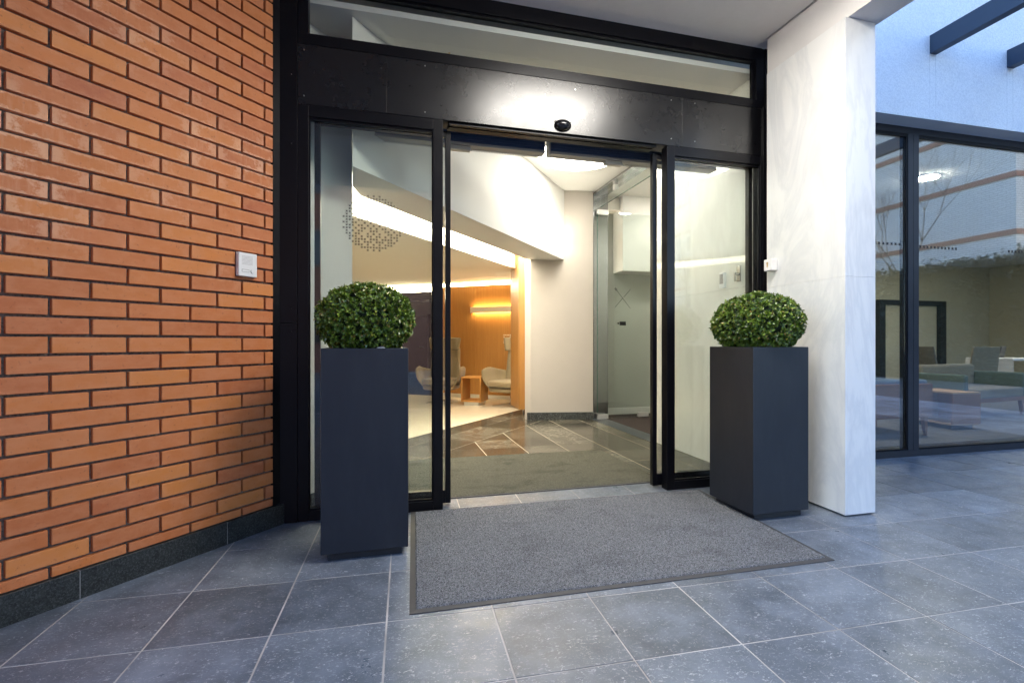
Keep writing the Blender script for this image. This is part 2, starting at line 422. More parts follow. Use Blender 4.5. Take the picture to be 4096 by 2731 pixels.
# ---------------------------------------------------------------- mesh helpers
class MB:
    def __init__(s): s.v = []; s.f = []
    def add(s, vs, fs):
        k = len(s.v); s.v += [tuple(v) for v in vs]; s.f += [tuple(i + k for i in f) for f in fs]; return s
    def box(s, x0, x1, y0, y1, z0, z1):
        return s.prism([(x0, y0), (x1, y0), (x1, y1), (x0, y1)], z0, z1)
    def prism(s, poly, z0, z1):
        a = sum(poly[i][0] * poly[(i + 1) % len(poly)][1] - poly[(i + 1) % len(poly)][0] * poly[i][1] for i in range(len(poly)))
        if a < 0: poly = poly[::-1]
        n = len(poly)
        vs = [(p[0], p[1], z0) for p in poly] + [(p[0], p[1], z1) for p in poly]
        fs = [tuple(range(n - 1, -1, -1)), tuple(range(n, 2 * n))]
        fs += [(i, (i + 1) % n, n + (i + 1) % n, n + i) for i in range(n)]
        return s.add(vs, fs)
    def slab(s, p, q, t, z0, z1):
        """upright slab whose front runs from p to q; thickness t to the left of p->q"""
        dx, dy = q[0] - p[0], q[1] - p[1]; L = math.hypot(dx, dy); nx, ny = -dy / L * t, dx / L * t
        return s.prism([p, q, (q[0] + nx, q[1] + ny), (p[0] + nx, p[1] + ny)], z0, z1)
    def cyl(s, a, b, r0, r1=None, n=16):
        r1 = r0 if r1 is None else r1
        a = Vector(a); b = Vector(b); d = (b - a).normalized()
        u = d.orthogonal().normalized(); w = d.cross(u)
        vs = []
        for c, r in ((a, r0), (b, r1)):
            for i in range(n):
                t = 2 * math.pi * i / n
                vs.append(tuple(c + u * math.cos(t) * r + w * math.sin(t) * r))
        fs = [(i, (i + 1) % n, n + (i + 1) % n, n + i) for i in range(n)] + [tuple(range(n - 1, -1, -1)), tuple(range(n, 2 * n))]
        return s.add(vs, fs)
    def ellipsoid(s, c, r, nu=20, nv=12, v0=-1.0, v1=1.0, jitter=0):
        vs = []; fs = []
        for j in range(nv + 1):
            ph = math.asin(v0 + (v1 - v0) * j / nv) if False else (-math.pi / 2 + math.pi * j / nv)
            for i in range(nu):
                th = 2 * math.pi * i / nu
                k = 1 + (rng.uniform(-jitter, jitter) if jitter else 0)
                vs.append((c[0] + r[0] * math.cos(ph) * math.cos(th) * k, c[1] + r[1] * math.cos(ph) * math.sin(th) * k, c[2] + r[2] * math.sin(ph) * k))
        for j in range(nv):
            for i in range(nu):
                a = j * nu + i; b = j * nu + (i + 1) % nu
                fs.append((a, b, b + nu, a + nu))
        return s.add(vs, fs)
    def cross(s, o, ux, uz, size, w, depth):
        """an x-shaped mark on a vertical surface: o centre, ux unit vector along surface, depth vector towards viewer"""
        o = Vector(o); ux = Vector(ux); uz = Vector(uz); n = Vector(depth)
        for sg in (1, -1):
            d = (ux * sg + uz).normalized(); e = (ux * -sg + uz).normalized() if sg > 0 else (ux + uz).normalized()
            nn = n * (1.0 if sg > 0 else 1.3)
            c = [o + d * size + e * w, o - d * size + e * w, o - d * size - e * w, o + d * size - e * w]
            vs = [tuple(p) for p in c] + [tuple(p + nn) for p in c]
            s.add(vs, [(0, 1, 2, 3), (7, 6, 5, 4), (0, 4, 5, 1), (1, 5, 6, 2), (2, 6, 7, 3), (3, 7, 4, 0)])
        return s
    def mesh(s, name, mat, smooth=False):
        me = bpy.data.meshes.new(name)
        me.from_pydata(s.v, [], s.f)
        bm = bmesh.new(); bm.from_mesh(me); bmesh.ops.recalc_face_normals(bm, faces=bm.faces); bm.to_mesh(me); bm.free()
        me.materials.append(mat)
        if smooth:
            for p in me.polygons: p.use_smooth = True
        return me
    def build(s, name, mat, parent=None, smooth=False, bevel=0, seg=2, subsurf=0):
        vs = np.array(s.v); c = (vs.min(0) + vs.max(0)) / 2
        c[2] = vs[:, 2].min()
        s.v = [tuple(x) for x in (vs - c)]
        me = s.mesh(name, mat, smooth)
        o = bpy.data.objects.new(name, me); COL.objects.link(o)
        w = wloc(parent)
        o.location = (c[0] - w[0], c[1] - w[1], c[2] - w[2])
        if parent: o.parent = parent
        if bevel:
            b = o.modifiers.new("bevel", 'BEVEL'); b.width = bevel; b.segments = seg; b.limit_method = 'ANGLE'; b.angle_limit = R(40)
            for p in me.polygons: p.use_smooth = True
            b.harden_normals = True
        if subsurf:
            x = o.modifiers.new("smooth", 'SUBSURF'); x.levels = subsurf; x.render_levels = subsurf
        return o

def wloc(o):
    w = Vector((0, 0, 0))
    while o: w += o.location; o = o.parent
    return w

def tag(o, label=None, cat=None, group=None, kind=None):
    if label: o['label'] = label
    if cat: o['category'] = cat
    if group: o['group'] = group
    if kind: o['kind'] = kind
    return o

def thing(name, loc, label, cat, group=None):
    o = bpy.data.objects.new(name, None); COL.objects.link(o); o.location = loc
    o.empty_display_size = 0.1
    return tag(o, label, cat, group)

def box(x0, x1, y0, y1, z0, z1): return MB().box(x0, x1, y0, y1, z0, z1)

def copy_part(src, parent, loc):
    c = src.copy(); COL.objects.link(c); c.parent = parent; c.location = loc; return c

def copy_tree(o, parent=None):
    c = o.copy(); COL.objects.link(c); c.parent = parent
    for ch in list(o.children): copy_tree(ch, c)
    return c

def clip(poly, nx, ny, d):
    """keep nx*x+ny*y<=d"""
    out = []
    for i in range(len(poly)):
        a, b = poly[i], poly[(i + 1) % len(poly)]
        fa, fb = nx * a[0] + ny * a[1] - d, nx * b[0] + ny * b[1] - d
        if fa <= 0: out.append(a)
        if (fa < 0 < fb) or (fb < 0 < fa):
            t = fa / (fa - fb); out.append((a[0] + (b[0] - a[0]) * t, a[1] + (b[1] - a[1]) * t))
    return out

def area(poly):
    return abs(sum(poly[i][0] * poly[(i + 1) % len(poly)][1] - poly[(i + 1) % len(poly)][0] * poly[i][1] for i in range(len(poly)))) / 2 if len(poly) > 2 else 0

YF = 3.195                      # front of the entrance screen
WB = (-0.625, 3.188)            # where the brick wall meets the screen
WU = (0.68167, 0.73166)         # direction of the brick wall (away from the camera)
WN = (WU[1], -WU[0])            # its outward normal (towards the mat)
SOF = 3.388                     # soffit height

# ---------------------------------------------------------------- ground and paving
tag(MB().box(-40, 40, -60, 3.0, -0.12, -0.06).build("ground", M['ground']), kind='structure')
pav = thing("pavement", (1, 1, 0), None, None); pav['kind'] = 'structure'
S = 1.1 / 2.5993
DL = 0.0365
def g2w(i, j):
    gx, gy = (i + 1.8288) * S, (j + 4.6619) * S
    return (gx * math.cos(DL) + gy * math.sin(DL), -gx * math.sin(DL) + gy * math.cos(DL))
cols = [float(i) for i in range(-7, 6)] + [5.72, 6.73, 7.77, 8.82, 9.85, 10.88, 11.9, 12.93, 13.95, 14.98]
# bedding with the pale joints
def wallclip(poly, off=0.0):
    d = WN[0] * WB[0] + WN[1] * WB[1] + off
    return clip(poly, -WN[0], -WN[1], -d)
bed = wallclip([(-3.2, -1.6), (9.6, -1.6), (9.6, 3.56), (-3.2, 3.56)], -0.03)
bed1 = clip(bed, 1, 0, 2.81); bed2 = clip(bed, -1, 0, -2.81)
bed1 = clip(bed1, 0, 1, 3.40)
bb = MB(); bb.prism(bed1, -0.04, -0.0016); bb.prism(bed2, -0.04, -0.0016)
bb.build("grout_joint", M['grout'], pav)
g = 0.0036
for a, b in zip(cols[:-1], cols[1:]):
    for j in range(-8, 5):
        w = g / S
        q = [g2w(a + w, j + w), g2w(b - w, j + w), g2w(b - w, j + 1 - w), g2w(a + w, j + 1 - w)]
        q = wallclip(q, -0.02)
        if not q: continue
        cxm = sum(p[0] for p in q) / len(q)
        if cxm < 2.9:
            q = clip(q, 0, 1, 3.40)
        else:
            q = clip(q, 0, 1, 3.555)
        q = clip(q, 0, -1, 1.5)
        if area(q) < 0.0008: continue
        dz = rng.uniform(-0.0005, 0.0004)
        MB().prism(q, -0.03, dz).build("tile", M['tile'], pav)

# ---------------------------------------------------------------- brick wall
bw = thing("brick_wall", (WB[0] - WU[0] * 0.8, WB[1] - WU[1] * 0.8, 0), "orange brick wall at left with deep dark joints above a black stone skirting", "brick wall")
def wp(s, off=0.0): return (WB[0] + WU[0] * s + WN[0] * off, WB[1] + WU[1] * s + WN[1] * off)
S0 = -1.92
mo = MB(); mo.prism([wp(S0, -0.0215), wp(0.0, -0.0215), wp(0.0, -0.28), wp(S0, -0.28)], 0.0, SOF)
mo.build("mortar", M['mortar'], bw)
PB, PC = 0.2735, 0.0793
ang = math.atan2(WU[1], WU[0])
def brick_mesh(length, k):
    m = MB(); L2 = length / 2; hz = (PC - 0.0125) / 2
    m.box(-L2, L2, 0.0, 0.05, -hz, hz)
    me = m.mesh("brick", M['brick'])
    bm = bmesh.new(); bm.from_mesh(me)
    bmesh.ops.bevel(bm, geom=[e for e in bm.edges], offset=0.0022, segments=2, affect='EDGES', profile=0.6)
    rr = random.Random(k)
    for v in bm.verts:
        v.co.x += rr.uniform(-0.0007, 0.0007); v.co.z += rr.uniform(-0.0007, 0.0007); v.co.y += rr.uniform(-0.0004, 0.0004)
    bm.to_mesh(me); bm.free()
    return me
full = [brick_mesh(PB - 0.0125, k) for k in range(7)]
ck = {}
nb = 0
zs = []
k0 = 0
z = 0.485 + 0.0 - PC * 0          # a course bottom measured on the wall
bot = 0.490 - PC * 5
courses = []
zc = bot
while zc < SOF:
    courses.append(zc); zc += PC
for ci, zc in enumerate(courses):
    # odd / even bond; joints at -0.097 or -0.235 minus n*PB
    row = ci - 5
    jo = -0.0985 if row % 2 == 0 else -0.2350
    edges = [-0.0455]
    e = jo
    while e > S0:
        edges.append(e); e -= PB
    edges.append(S0)
    z0, z1 = zc + 0.0125 / 2, zc + PC - 0.0125 / 2
    lo = max(z0, 0.126); hi = min(z1, SOF - 0.004)
    if hi - lo < 0.012: continue
    for a, b in zip(edges[1:], edges[:-1]):
        a2, b2 = a + 0.0125 / 2, b - (0.0125 / 2 if b != -0.0455 else 0)
        L = b2 - a2
        if L < 0.02: continue
        nb += 1
        if abs(L - (PB - 0.0125)) < 1e-4 and abs(hi - lo - (PC - 0.0125)) < 1e-4:
            me = full[rng.randrange(7)]
            o = bpy.data.objects.new("brick", me)
        else:
            kk = (round(L, 3), round(hi - lo, 3))
            if kk not in ck:
                me = brick_mesh(L, 50 + len(ck))
                sc = (hi - lo) / (PC - 0.0125)
                for v in me.vertices: v.co.z *= sc
                ck[kk] = me
            o = bpy.data.objects.new("brick", ck[kk])
        COL.objects.link(o)
        pr = rng.uniform(-0.0012, 0.0012)
        c = wp((a2 + b2) / 2 + rng.uniform(-0.0008, 0.0008), 0.0 + pr)
        o.parent = bw
        o.location = (c[0] - bw.location.x, c[1] - bw.location.y, (lo + hi) / 2)
        # mesh faces -y in local; outward normal must be WN
        o.rotation_euler = (rng.uniform(-0.004, 0.004), rng.uniform(-0.0025, 0.0025), ang + math.pi if False else ang)
# granite skirting stones
jn = [0.10, -0.327, -0.962, -1.6, -1.92]
for a, b in zip(jn[1:], jn[:-1]):
    MB().prism([wp(a + 0.0012, 0.016), wp(b - 0.0012, 0.016), wp(b - 0.0012, -0.01), wp(a + 0.0012, -0.01)], 0.0, 0.122).build("skirting_stone", M['granite'], bw, bevel=0.0015)
MB().prism([wp(S0, 0.0145), wp(0.095, 0.0145), wp(0.095, -0.01), wp(S0, -0.01)], 0.004, 0.121).build("skirting_joint", M['grout'], bw)

# ---------------------------------------------------------------- entrance screen
es = thing("entrance_screen", (1.1, YF + 0.05, 0), "black metal entrance front with deep header, strip window and glazed side panels", "entrance front")
def B(name, mat, parent, *boxes, **kw):
    m = MB()
    for b in boxes: m.box(*b)
    return m.build(name, mat, parent, **kw)
B("corner_post", M['black'], es, (-0.667, -0.5285, YF - 0.004, YF + 0.10, 0, 1.21), (-0.667, -0.5285, YF - 0.004, YF + 0.10, 1.2125, SOF), bevel=0.001)
B("corner_post", M['black'], es, (2.843, 2.868, YF - 0.012, YF + 0.10, 0, 2.93), (2.8685, 2.955, YF - 0.004, YF + 0.10, 0, SOF), (2.843, 2.868, YF + 0.002, YF + 0.10, 2.93, SOF), bevel=0.001)
MB().prism([wp(-0.0450, 0.002), wp(-0.001, 0.002), wp(-0.001, -0.02), wp(-0.0450, -0.02)], 0.1225, SOF - 0.001).build("corner_post", M['black'], es)
# header panels
for a, b in ((-0.526, 0.0), (0.0015, 2.132), (2.1335, 2.841)):
    if a == 0.0015:
        B("fascia_panel", M['black_fascia'], es, (a, b, YF, YF + 0.012, 2.551, 2.916), bevel=0.0012)
    else:
        B("fascia_panel", M['black_fascia'], es, (a, b, YF + 0.0006, YF + 0.012, 2.551, 2.916), bevel=0.0012)
B("header_box", M['black'], es, (-0.52, 2.84, YF + 0.0125, YF + 0.145, 2.556, 2.915))
B("door_track", M['black'], es, (0.40, 1.93, YF + 0.02, YF + 0.05, 2.535, 2.5555), (0.40, 1.93, YF + 0.075, YF + 0.135, 2.538, 2.5555))
for (x, z) in ((-0.49, 2.88), (-0.49, 2.60), (0.24, 2.885), (0.24, 2.585), (1.28, 2.865), (2.04, 2.885), (2.04, 2.60), (2.24, 2.885), (2.24, 2.60), (-0.56, 2.72), (-0.56, 2.30), (-0.56, 1.30), (-0.56, 1.16), (2.856, 2.56)):
    MB().cyl((x, YF - 0.004, z), (x, YF + 0.004, z), 0.0042, n=10).build("screw", M['screw'], es)
# strip window above the header
B("transom_frame", M['black'], es, (-0.5265, 2.8415, YF - 0.002, YF + 0.07, 2.918, 2.980), (-0.5265, 2.8415, YF - 0.002, YF + 0.07, 3.290, SOF),
  (-0.5265, -0.466, YF - 0.001, YF + 0.07, 2.980, 3.290), (2.786, 2.8415, YF - 0.001, YF + 0.07, 2.980, 3.290), bevel=0.0012)
B("transom_glazing_bead", M['black'], es, (-0.466, 2.786, YF + 0.012, YF + 0.03, 2.980, 2.993), (-0.466, 2.786, YF + 0.012, YF + 0.03, 3.276, 3.290), (2.762, 2.786, YF + 0.012, YF + 0.03, 2.993, 3.276))
B("transom_pane", M['glass'], es, (-0.470, 2.79, YF + 0.036, YF + 0.044, 2.975, 3.295))
# side panels
def side_panel(x0, x1, g0, g1):
    fr = MB()
    fr.box(x0, g0, YF - 0.001, YF + 0.076, 0, 2.5485); fr.box(g1, x1, YF - 0.001, YF + 0.076, 0, 2.5485)
    fr.box(g0, g1, YF - 0.0005, YF + 0.076, 2.478, 2.5485); fr.box(g0, g1, YF - 0.0005, YF + 0.076, 0.0, 0.062)
    f = fr.build("sidelight_frame", M['black'], es, bevel=0.0015)
    B("glazing_bead", M['black'], f, (g0, g1, YF + 0.012, YF + 0.024, 0.062, 0.074), (g0, g1, YF + 0.012, YF + 0.024, 2.463, 2.478), (g0, g0 + 0.008, YF + 0.012, YF + 0.024, 0.074, 2.463), (g1 - 0.008, g1, YF + 0.012, YF + 0.024, 0.074, 2.463))
    B("drain_cap", M['label_grey'], f, ((g0 + g1) / 2 + 0.09, (g0 + g1) / 2 + 0.115, YF - 0.0025, YF, 0.028, 0.033))
    return B("sidelight_pane", M['glass'], es, (g0 - 0.004, g1 + 0.004, YF + 0.030, YF + 0.038, 0.058, 2.482))
side_panel(-0.527, 0.3555, -0.464, 0.2925)
side_panel(2.0065, 2.8415, 2.071, 2.829)
# round pattern of small crosses on the left pane
QT = {10: (0, 2), 9: (0, 1, 2, 3, 4), 8: (0, 2, 4, 5, 6), 7: (1, 2, 3, 5, 6, 7), 6: (0, 1, 3, 4, 5, 6, 8), 5: (1, 2, 4, 6, 7, 8), 4: (0, 2, 5, 6, 8, 9), 3: (0, 1, 4, 5, 7, 9), 2: (1, 3, 4, 6, 8, 9, 10), 1: (0, 2, 4, 5, 7, 8, 9), 0: (1, 3, 6, 7, 9, 10)}
dm = MB()
for r in range(-10, 11):
    for c in range(-10, 11):
        if abs(c) in QT[abs(r)]:
            dm.cross((-0.081 + c * 0.0182, YF + 0.0292, 1.852 + r * 0.0172), (1, 0, 0), (0, 0, 1), 0.0076, 0.0017, (0, -0.0004, 0))
dm.build("cross_pattern_decal", M['decal_black'], es)
# sliding leaves, open behind the side panels
def leaf(x0, x1, label):
    t = thing("sliding_door", ((x0 + x1) / 2, 3.305, 0), label, "sliding door", "glass sliding doors standing open")
    y0, y1 = 3.285, 3.325
    m = MB(); m.box(x0, x0 + 0.035, y0, y1, 0.012, 2.518); m.box(x1 - 0.035, x1, y0, y1, 0.012, 2.518)
    m.box(x0 + 0.035, x1 - 0.035, y0, y1, 2.478, 2.518); m.box(x0 + 0.035, x1 - 0.035, y0, y1, 0.012, 0.100)
    m.build("door_frame", M['black'], t, bevel=0.002)
    B("door_pane", M['glass'], t, (x0 + 0.030, x1 - 0.030, 3.301, 3.309, 0.095, 2.482))
    return t
leaf(-0.443, 0.418, "left open glass sliding door, behind the pane with the round cross pattern")
leaf(1.942, 2.83, "right open glass sliding door, behind the pane next to the marble wall")

# motion sensor
ms = thing("motion_sensor", (1.187, YF, 2.60), "glossy black domed motion sensor on the header above the doorway", "sensor")
m = MB(); m.ellipsoid((1.187, YF - 0.001, 2.602), (0.062, 0.045, 0.040), 28, 16); m.build("sensor_dome", M['black_glossy'], ms, smooth=True)
B("sensor_base", M['black'], ms, (1.128, 1.246, YF - 0.006, YF - 0.001, 2.59, 2.632), bevel=0.002)
# small brass fitting behind the strip window
br = thing("brass_fitting", (0.395, YF + 0.10, 2.916), "small brass valve standing behind the strip window above the header", "valve")
m = MB(); m.cyl((0.395, YF + 0.10, 2.916), (0.395, YF + 0.10, 3.02), 0.013); m.build("valve_body", M['brass'], br, smooth=False)
m = MB(); m.cyl((0.395, YF + 0.10, 3.0205), (0.395, YF + 0.10, 3.037), 0.019, n=6); m.build("valve_nut", M['brass'], br)
B("valve_spout", M['brass'], br, (0.404, 0.416, YF + 0.094, YF + 0.106, 3.03, 3.052))

# air curtain / operator boxes inside above the door
def operator(x0, x1, label, px):
    t = thing("air_curtain", ((x0 + x1) / 2, 3.6, 2.5), label, "air curtain", "air curtain housings above the doorway")
    m = MB()
    n = 6; z0, z1 = 2.545, 2.66
    for i in range(n):
        a = z0 + (z1 - z0) * i / n
        m.box(x0, x1, 3.50 - (0.003 if i % 2 else 0.0), 3.58, a + 0.0015, a + (z1 - z0) / n - 0.0015)
    m.box(x0 + 0.001, x1 - 0.001, 3.506, 3.579, z0, z1)
    m.build("ribbed_housing", M['operator'], t)
    B("bottom_rail", M['operator_rail'], t, (x0 - 0.004, x1 + 0.004, 3.498, 3.585, 2.524, 2.544), bevel=0.003)
    m = MB(); x = x0
    while x < x1 - 0.01:
        m.box(x, x + 0.006, 3.57, 3.576, 2.512, 2.5238); x += 0.0125
    tb = m.build("comb_edge", M['operator_rail'], t); tb['kind'] = 'stuff'
    B("end_cap", M['beige_plastic'], t, (x0 - 0.014, x0 - 0.0045, 3.50, 3.58, 2.515, 2.663), bevel=0.002)
    B("sensor_block", M['beige_plastic'], t, (px, px + 0.15, 3.51, 3.56, 2.492, 2.5235), bevel=0.006)
operator(-0.094, 1.159, "left sky-tinted ribbed air curtain housing above the doorway", 0.445)
operator(1.209, 2.66, "right sky-tinted ribbed air curtain housing above the doorway", 1.66)

# ---------------------------------------------------------------- marble pillar, beam, soffit
mp_ = thing("marble_pillar", (2.9, 2.8, 0), "white marble clad wall end between the doorway and the courtyard", "pillar")
YE = 3.100
def mx(y): return 2.7805 + (y - 2.435) * 0.030
for z0, z1 in ((0.012, 1.5076), (1.5084, 3.131)):
    MB().prism([(mx(2.446), 2.446), (mx(YE), YE), (mx(YE) + 0.025, YE), (mx(2.446) + 0.025, 2.446)], z0, z1).build("marble_slab", M['marble'], mp_, bevel=0.0012)
    B("marble_slab", M['marble'], mp_, (2.7785, 3.020, 2.427, 2.4445, z0, z1), bevel=0.0012)
B("marble_slab", M['marble'], mp_, (2.997, 3.020, 2.446, 3.38, 0.012, 3.131), bevel=0.0012)
B("pillar_core", M['soffit'], mp_, (2.830, 2.994, 2.455, YE - 0.004, 0.0, 3.131), (2.96, 2.994, YE - 0.003, 3.40, 0.0, 3.131))
bm_ = thing("plaster_beam", (2.92, 0.6, 3.133), "rough grey plaster edge beam resting on the marble pillar", "beam")
MB().prism([(2.786, -1.1), (3.048, -1.1), (3.048, YE), (2.806, YE)], 3.133, 3.70).build("beam_render", M['soffit'], bm_)
so = MB(); so.box(-3.8, 2.785, -1.1, 3.194, SOF + 0.0005, 3.70); so.box(2.7855, 2.98, YE + 0.001, 3.194, SOF + 0.0005, 3.70)
tag(so.build("ceiling", M['soffit']), kind='structure')
# soffit lamp (round, recessed)
ln = thing("ceiling_lamp", (1.5, 1.75, SOF - 0.02), "oval white lamp under the porch ceiling, out of view above the doormat", "lamp")
def oval(cx, cy, rx, ry, z0, z1):
    return MB().prism([(cx + rx * math.cos(2 * math.pi * i / 56), cy + ry * math.sin(2 * math.pi * i / 56)) for i in range(56)], z0, z1)
oval(1.5, 1.75, 0.64, 0.44, SOF - 0.012, SOF - 0.0005).build("lamp_trim", M['white_plastic'], ln)
oval(1.5, 1.75, 0.61, 0.41, SOF - 0.060, SOF - 0.0125).build("lamp_diffuser", M['lamp_out'], ln)

# ---------------------------------------------------------------- doormats
def grid_mesh_mat(name, poly, z0, z1, mat, parent):
    return MB().prism(poly, z0, z1).build(name, mat, parent)
dmt = thing("doormat", (1.15, 2.57, 0), "large speckled grey doormat with dark rubber rim lying before the doorway", "doormat")
mc = [(0.088, 1.998), (2.180, 1.962), (2.243, 3.155), (0.150, 3.196)]
def inset(poly, d):
    n = len(poly); out = []
    for i in range(n):
        a, b, c = Vector(poly[i - 1]), Vector(poly[i]), Vector(poly[(i + 1) % n])
        e1 = (b - a).normalized(); e2 = (c - b).normalized()
        n1 = Vector((-e1.y, e1.x)); n2 = Vector((-e2.y, e2.x))
        bis = (n1 + n2).normalized(); k = d / bis.dot(n1)
        p = b + bis * k; out.append((p.x, p.y))
    return out
inn = inset(mc, 0.026)
rim = MB()
zr0, zr1 = 0.003, 0.007
n = 4
vs = [(p[0], p[1], 0.0005) for p in mc] + [(p[0], p[1], 0.0035) for p in mc] + [(p[0], p[1], 0.0065) for p in inn] + [(p[0], p[1], 0.0005) for p in inn]
fs = []
for i in range(4):
    j = (i + 1) % 4
    fs += [(i, j, 4 + j, 4 + i), (4 + i, 4 + j, 8 + j, 8 + i), (8 + i, 8 + j, 12 + j, 12 + i), (12 + i, 12 + j, j, i)]
rim.add(vs, fs); rim.build("rubber_rim", M['mat_edge'], dmt)
# pile: a gently uneven sheet with tufted surface
def pile(poly, z, mat, parent, nx, ny, amp, seed):
    rr = random.Random(seed)
    a, b, c, d = [Vector(p) for p in poly]
    vs, fs = [], []
    for j in range(ny + 1):
        for i in range(nx + 1):
            u, v = i / nx, j / ny
            p = (a * (1 - u) + b * u) * (1 - v) + (d * (1 - u) + c * u) * v
            edge = i in (0, nx) or j in (0, ny)
            vs.append((p.x + (0 if edge else rr.uniform(-.002, .002)), p.y + (0 if edge else rr.uniform(-.002, .002)), (0.003 if edge else z + rr.uniform(-amp, amp))))
    for j in range(ny):
        for i in range(nx):
            k = j * (nx + 1) + i
            fs.append((k, k + 1, k + nx + 2, k + nx + 1))
    m = MB(); m.add(vs, fs); o = m.build("pile", mat, parent); o['kind'] = 'stuff'; return o
pile(inn, 0.0115, M['mat_out'], dmt, 340, 200, 0.0022, 3)

imt = thing("entrance_mat", (1.25, 4.0, 0), "moss grey entrance carpet mat lying inside the doorway", "doormat")
ic = [(-0.42, 3.418), (2.112, 3.421), (2.095, 4.556), (-0.12, 4.585)]
B("rubber_rim", M['mat_edge'], imt, (-0.42, 2.118, 3.402, 3.4175, 0.0008, 0.006))
pile(ic, 0.009, M['mat_in'], imt, 220, 110, 0.0016, 5)

# ---------------------------------------------------------------- planters and box balls
def planter(x0, x1, y0, y1, label, pebs):
    t = thing("planter", ((x0 + x1) / 2, (y0 + y1) / 2, 0), label, "planter", "tall square anthracite planters beside the doorway")
    zt = 1.066
    B("plinth", M['plinth'], t, (x0 + 0.032, x1 - 0.032, y0 + 0.030, y1 - 0.030, 0.001, 0.0415))
    # hollow body with rounded rims
    w = 0.028
    vs = []; fs = []
    def ring(a, z): return [(x0 + a, y0 + a, z), (x1 - a, y0 + a, z), (x1 - a, y1 - a, z), (x0 + a, y1 - a, z)]
    for a, z in ((0, 0.042), (0, zt), (w, zt), (w, 1.0)):
        vs += ring(a, z)
    for k in range(3):
        for i in range(4):
            j = (i + 1) % 4
            fs.append((k * 4 + i, k * 4 + j, k * 4 + 4 + j, k * 4 + 4 + i))
    fs.append((3, 2, 1, 0)); fs.append((12, 13, 14, 15))
    m = MB(); m.add(vs, fs); m.build("planter_body", M['planter'], t, bevel=0.005, seg=3)
    m = MB(); nn = 14; vs = []; fs = []
    for j in range(nn + 1):
        for i in range(nn + 1):
            vs.append((x0 + w + (x1 - x0 - 2 * w) * i / nn, y0 + w + (y1 - y0 - 2 * w) * j / nn, 1.030 + rng.uniform(-0.005, 0.008)))
    for j in range(nn):
        for i in range(nn):
            k = j * (nn + 1) + i; fs.append((k, k + 1, k + nn + 2, k + nn + 1))
    m.add(vs, fs); m.build("soil", M['soil'], t)
    return t
planter(-0.318, 0.108, 2.562, 2.988, "tall anthracite planter in front of the left glass side panel", None)
planter(2.160, 2.574, 2.500, 2.915, "tall anthracite planter beside the white marble wall", None)
def pebble(x, y, r, mat, label):
    m = MB(); m.ellipsoid((x, y, 1.040 + r * 0.55), (r, r * 0.8, r * 0.62), 10, 7, jitter=0.07)
    o = m.build("pebble", M[mat], smooth=True); tag(o, label, "pebble", "pebbles lying in the planters")
pebble(-0.03, 2.61, 0.030, 'pebble', "pale pebble on the rim side of the left planter")
pebble(0.055, 2.605, 0.020, 'pebble_dark', "small dark pebble in the left planter")
pebble(2.325, 2.545, 0.032, 'pebble', "white pebble at the front of the right planter")
pebble(2.235, 2.545, 0.024, 'pebble_dark', "dark pebble left of the white one in the right planter")
pebble(2.195, 2.56, 0.018, 'pebble_dark', "smallest dark pebble at the left corner of the right planter")
pebble(2.43, 2.545, 0.020, 'pebble_dark', "dark pebble right of the white one in the right planter")

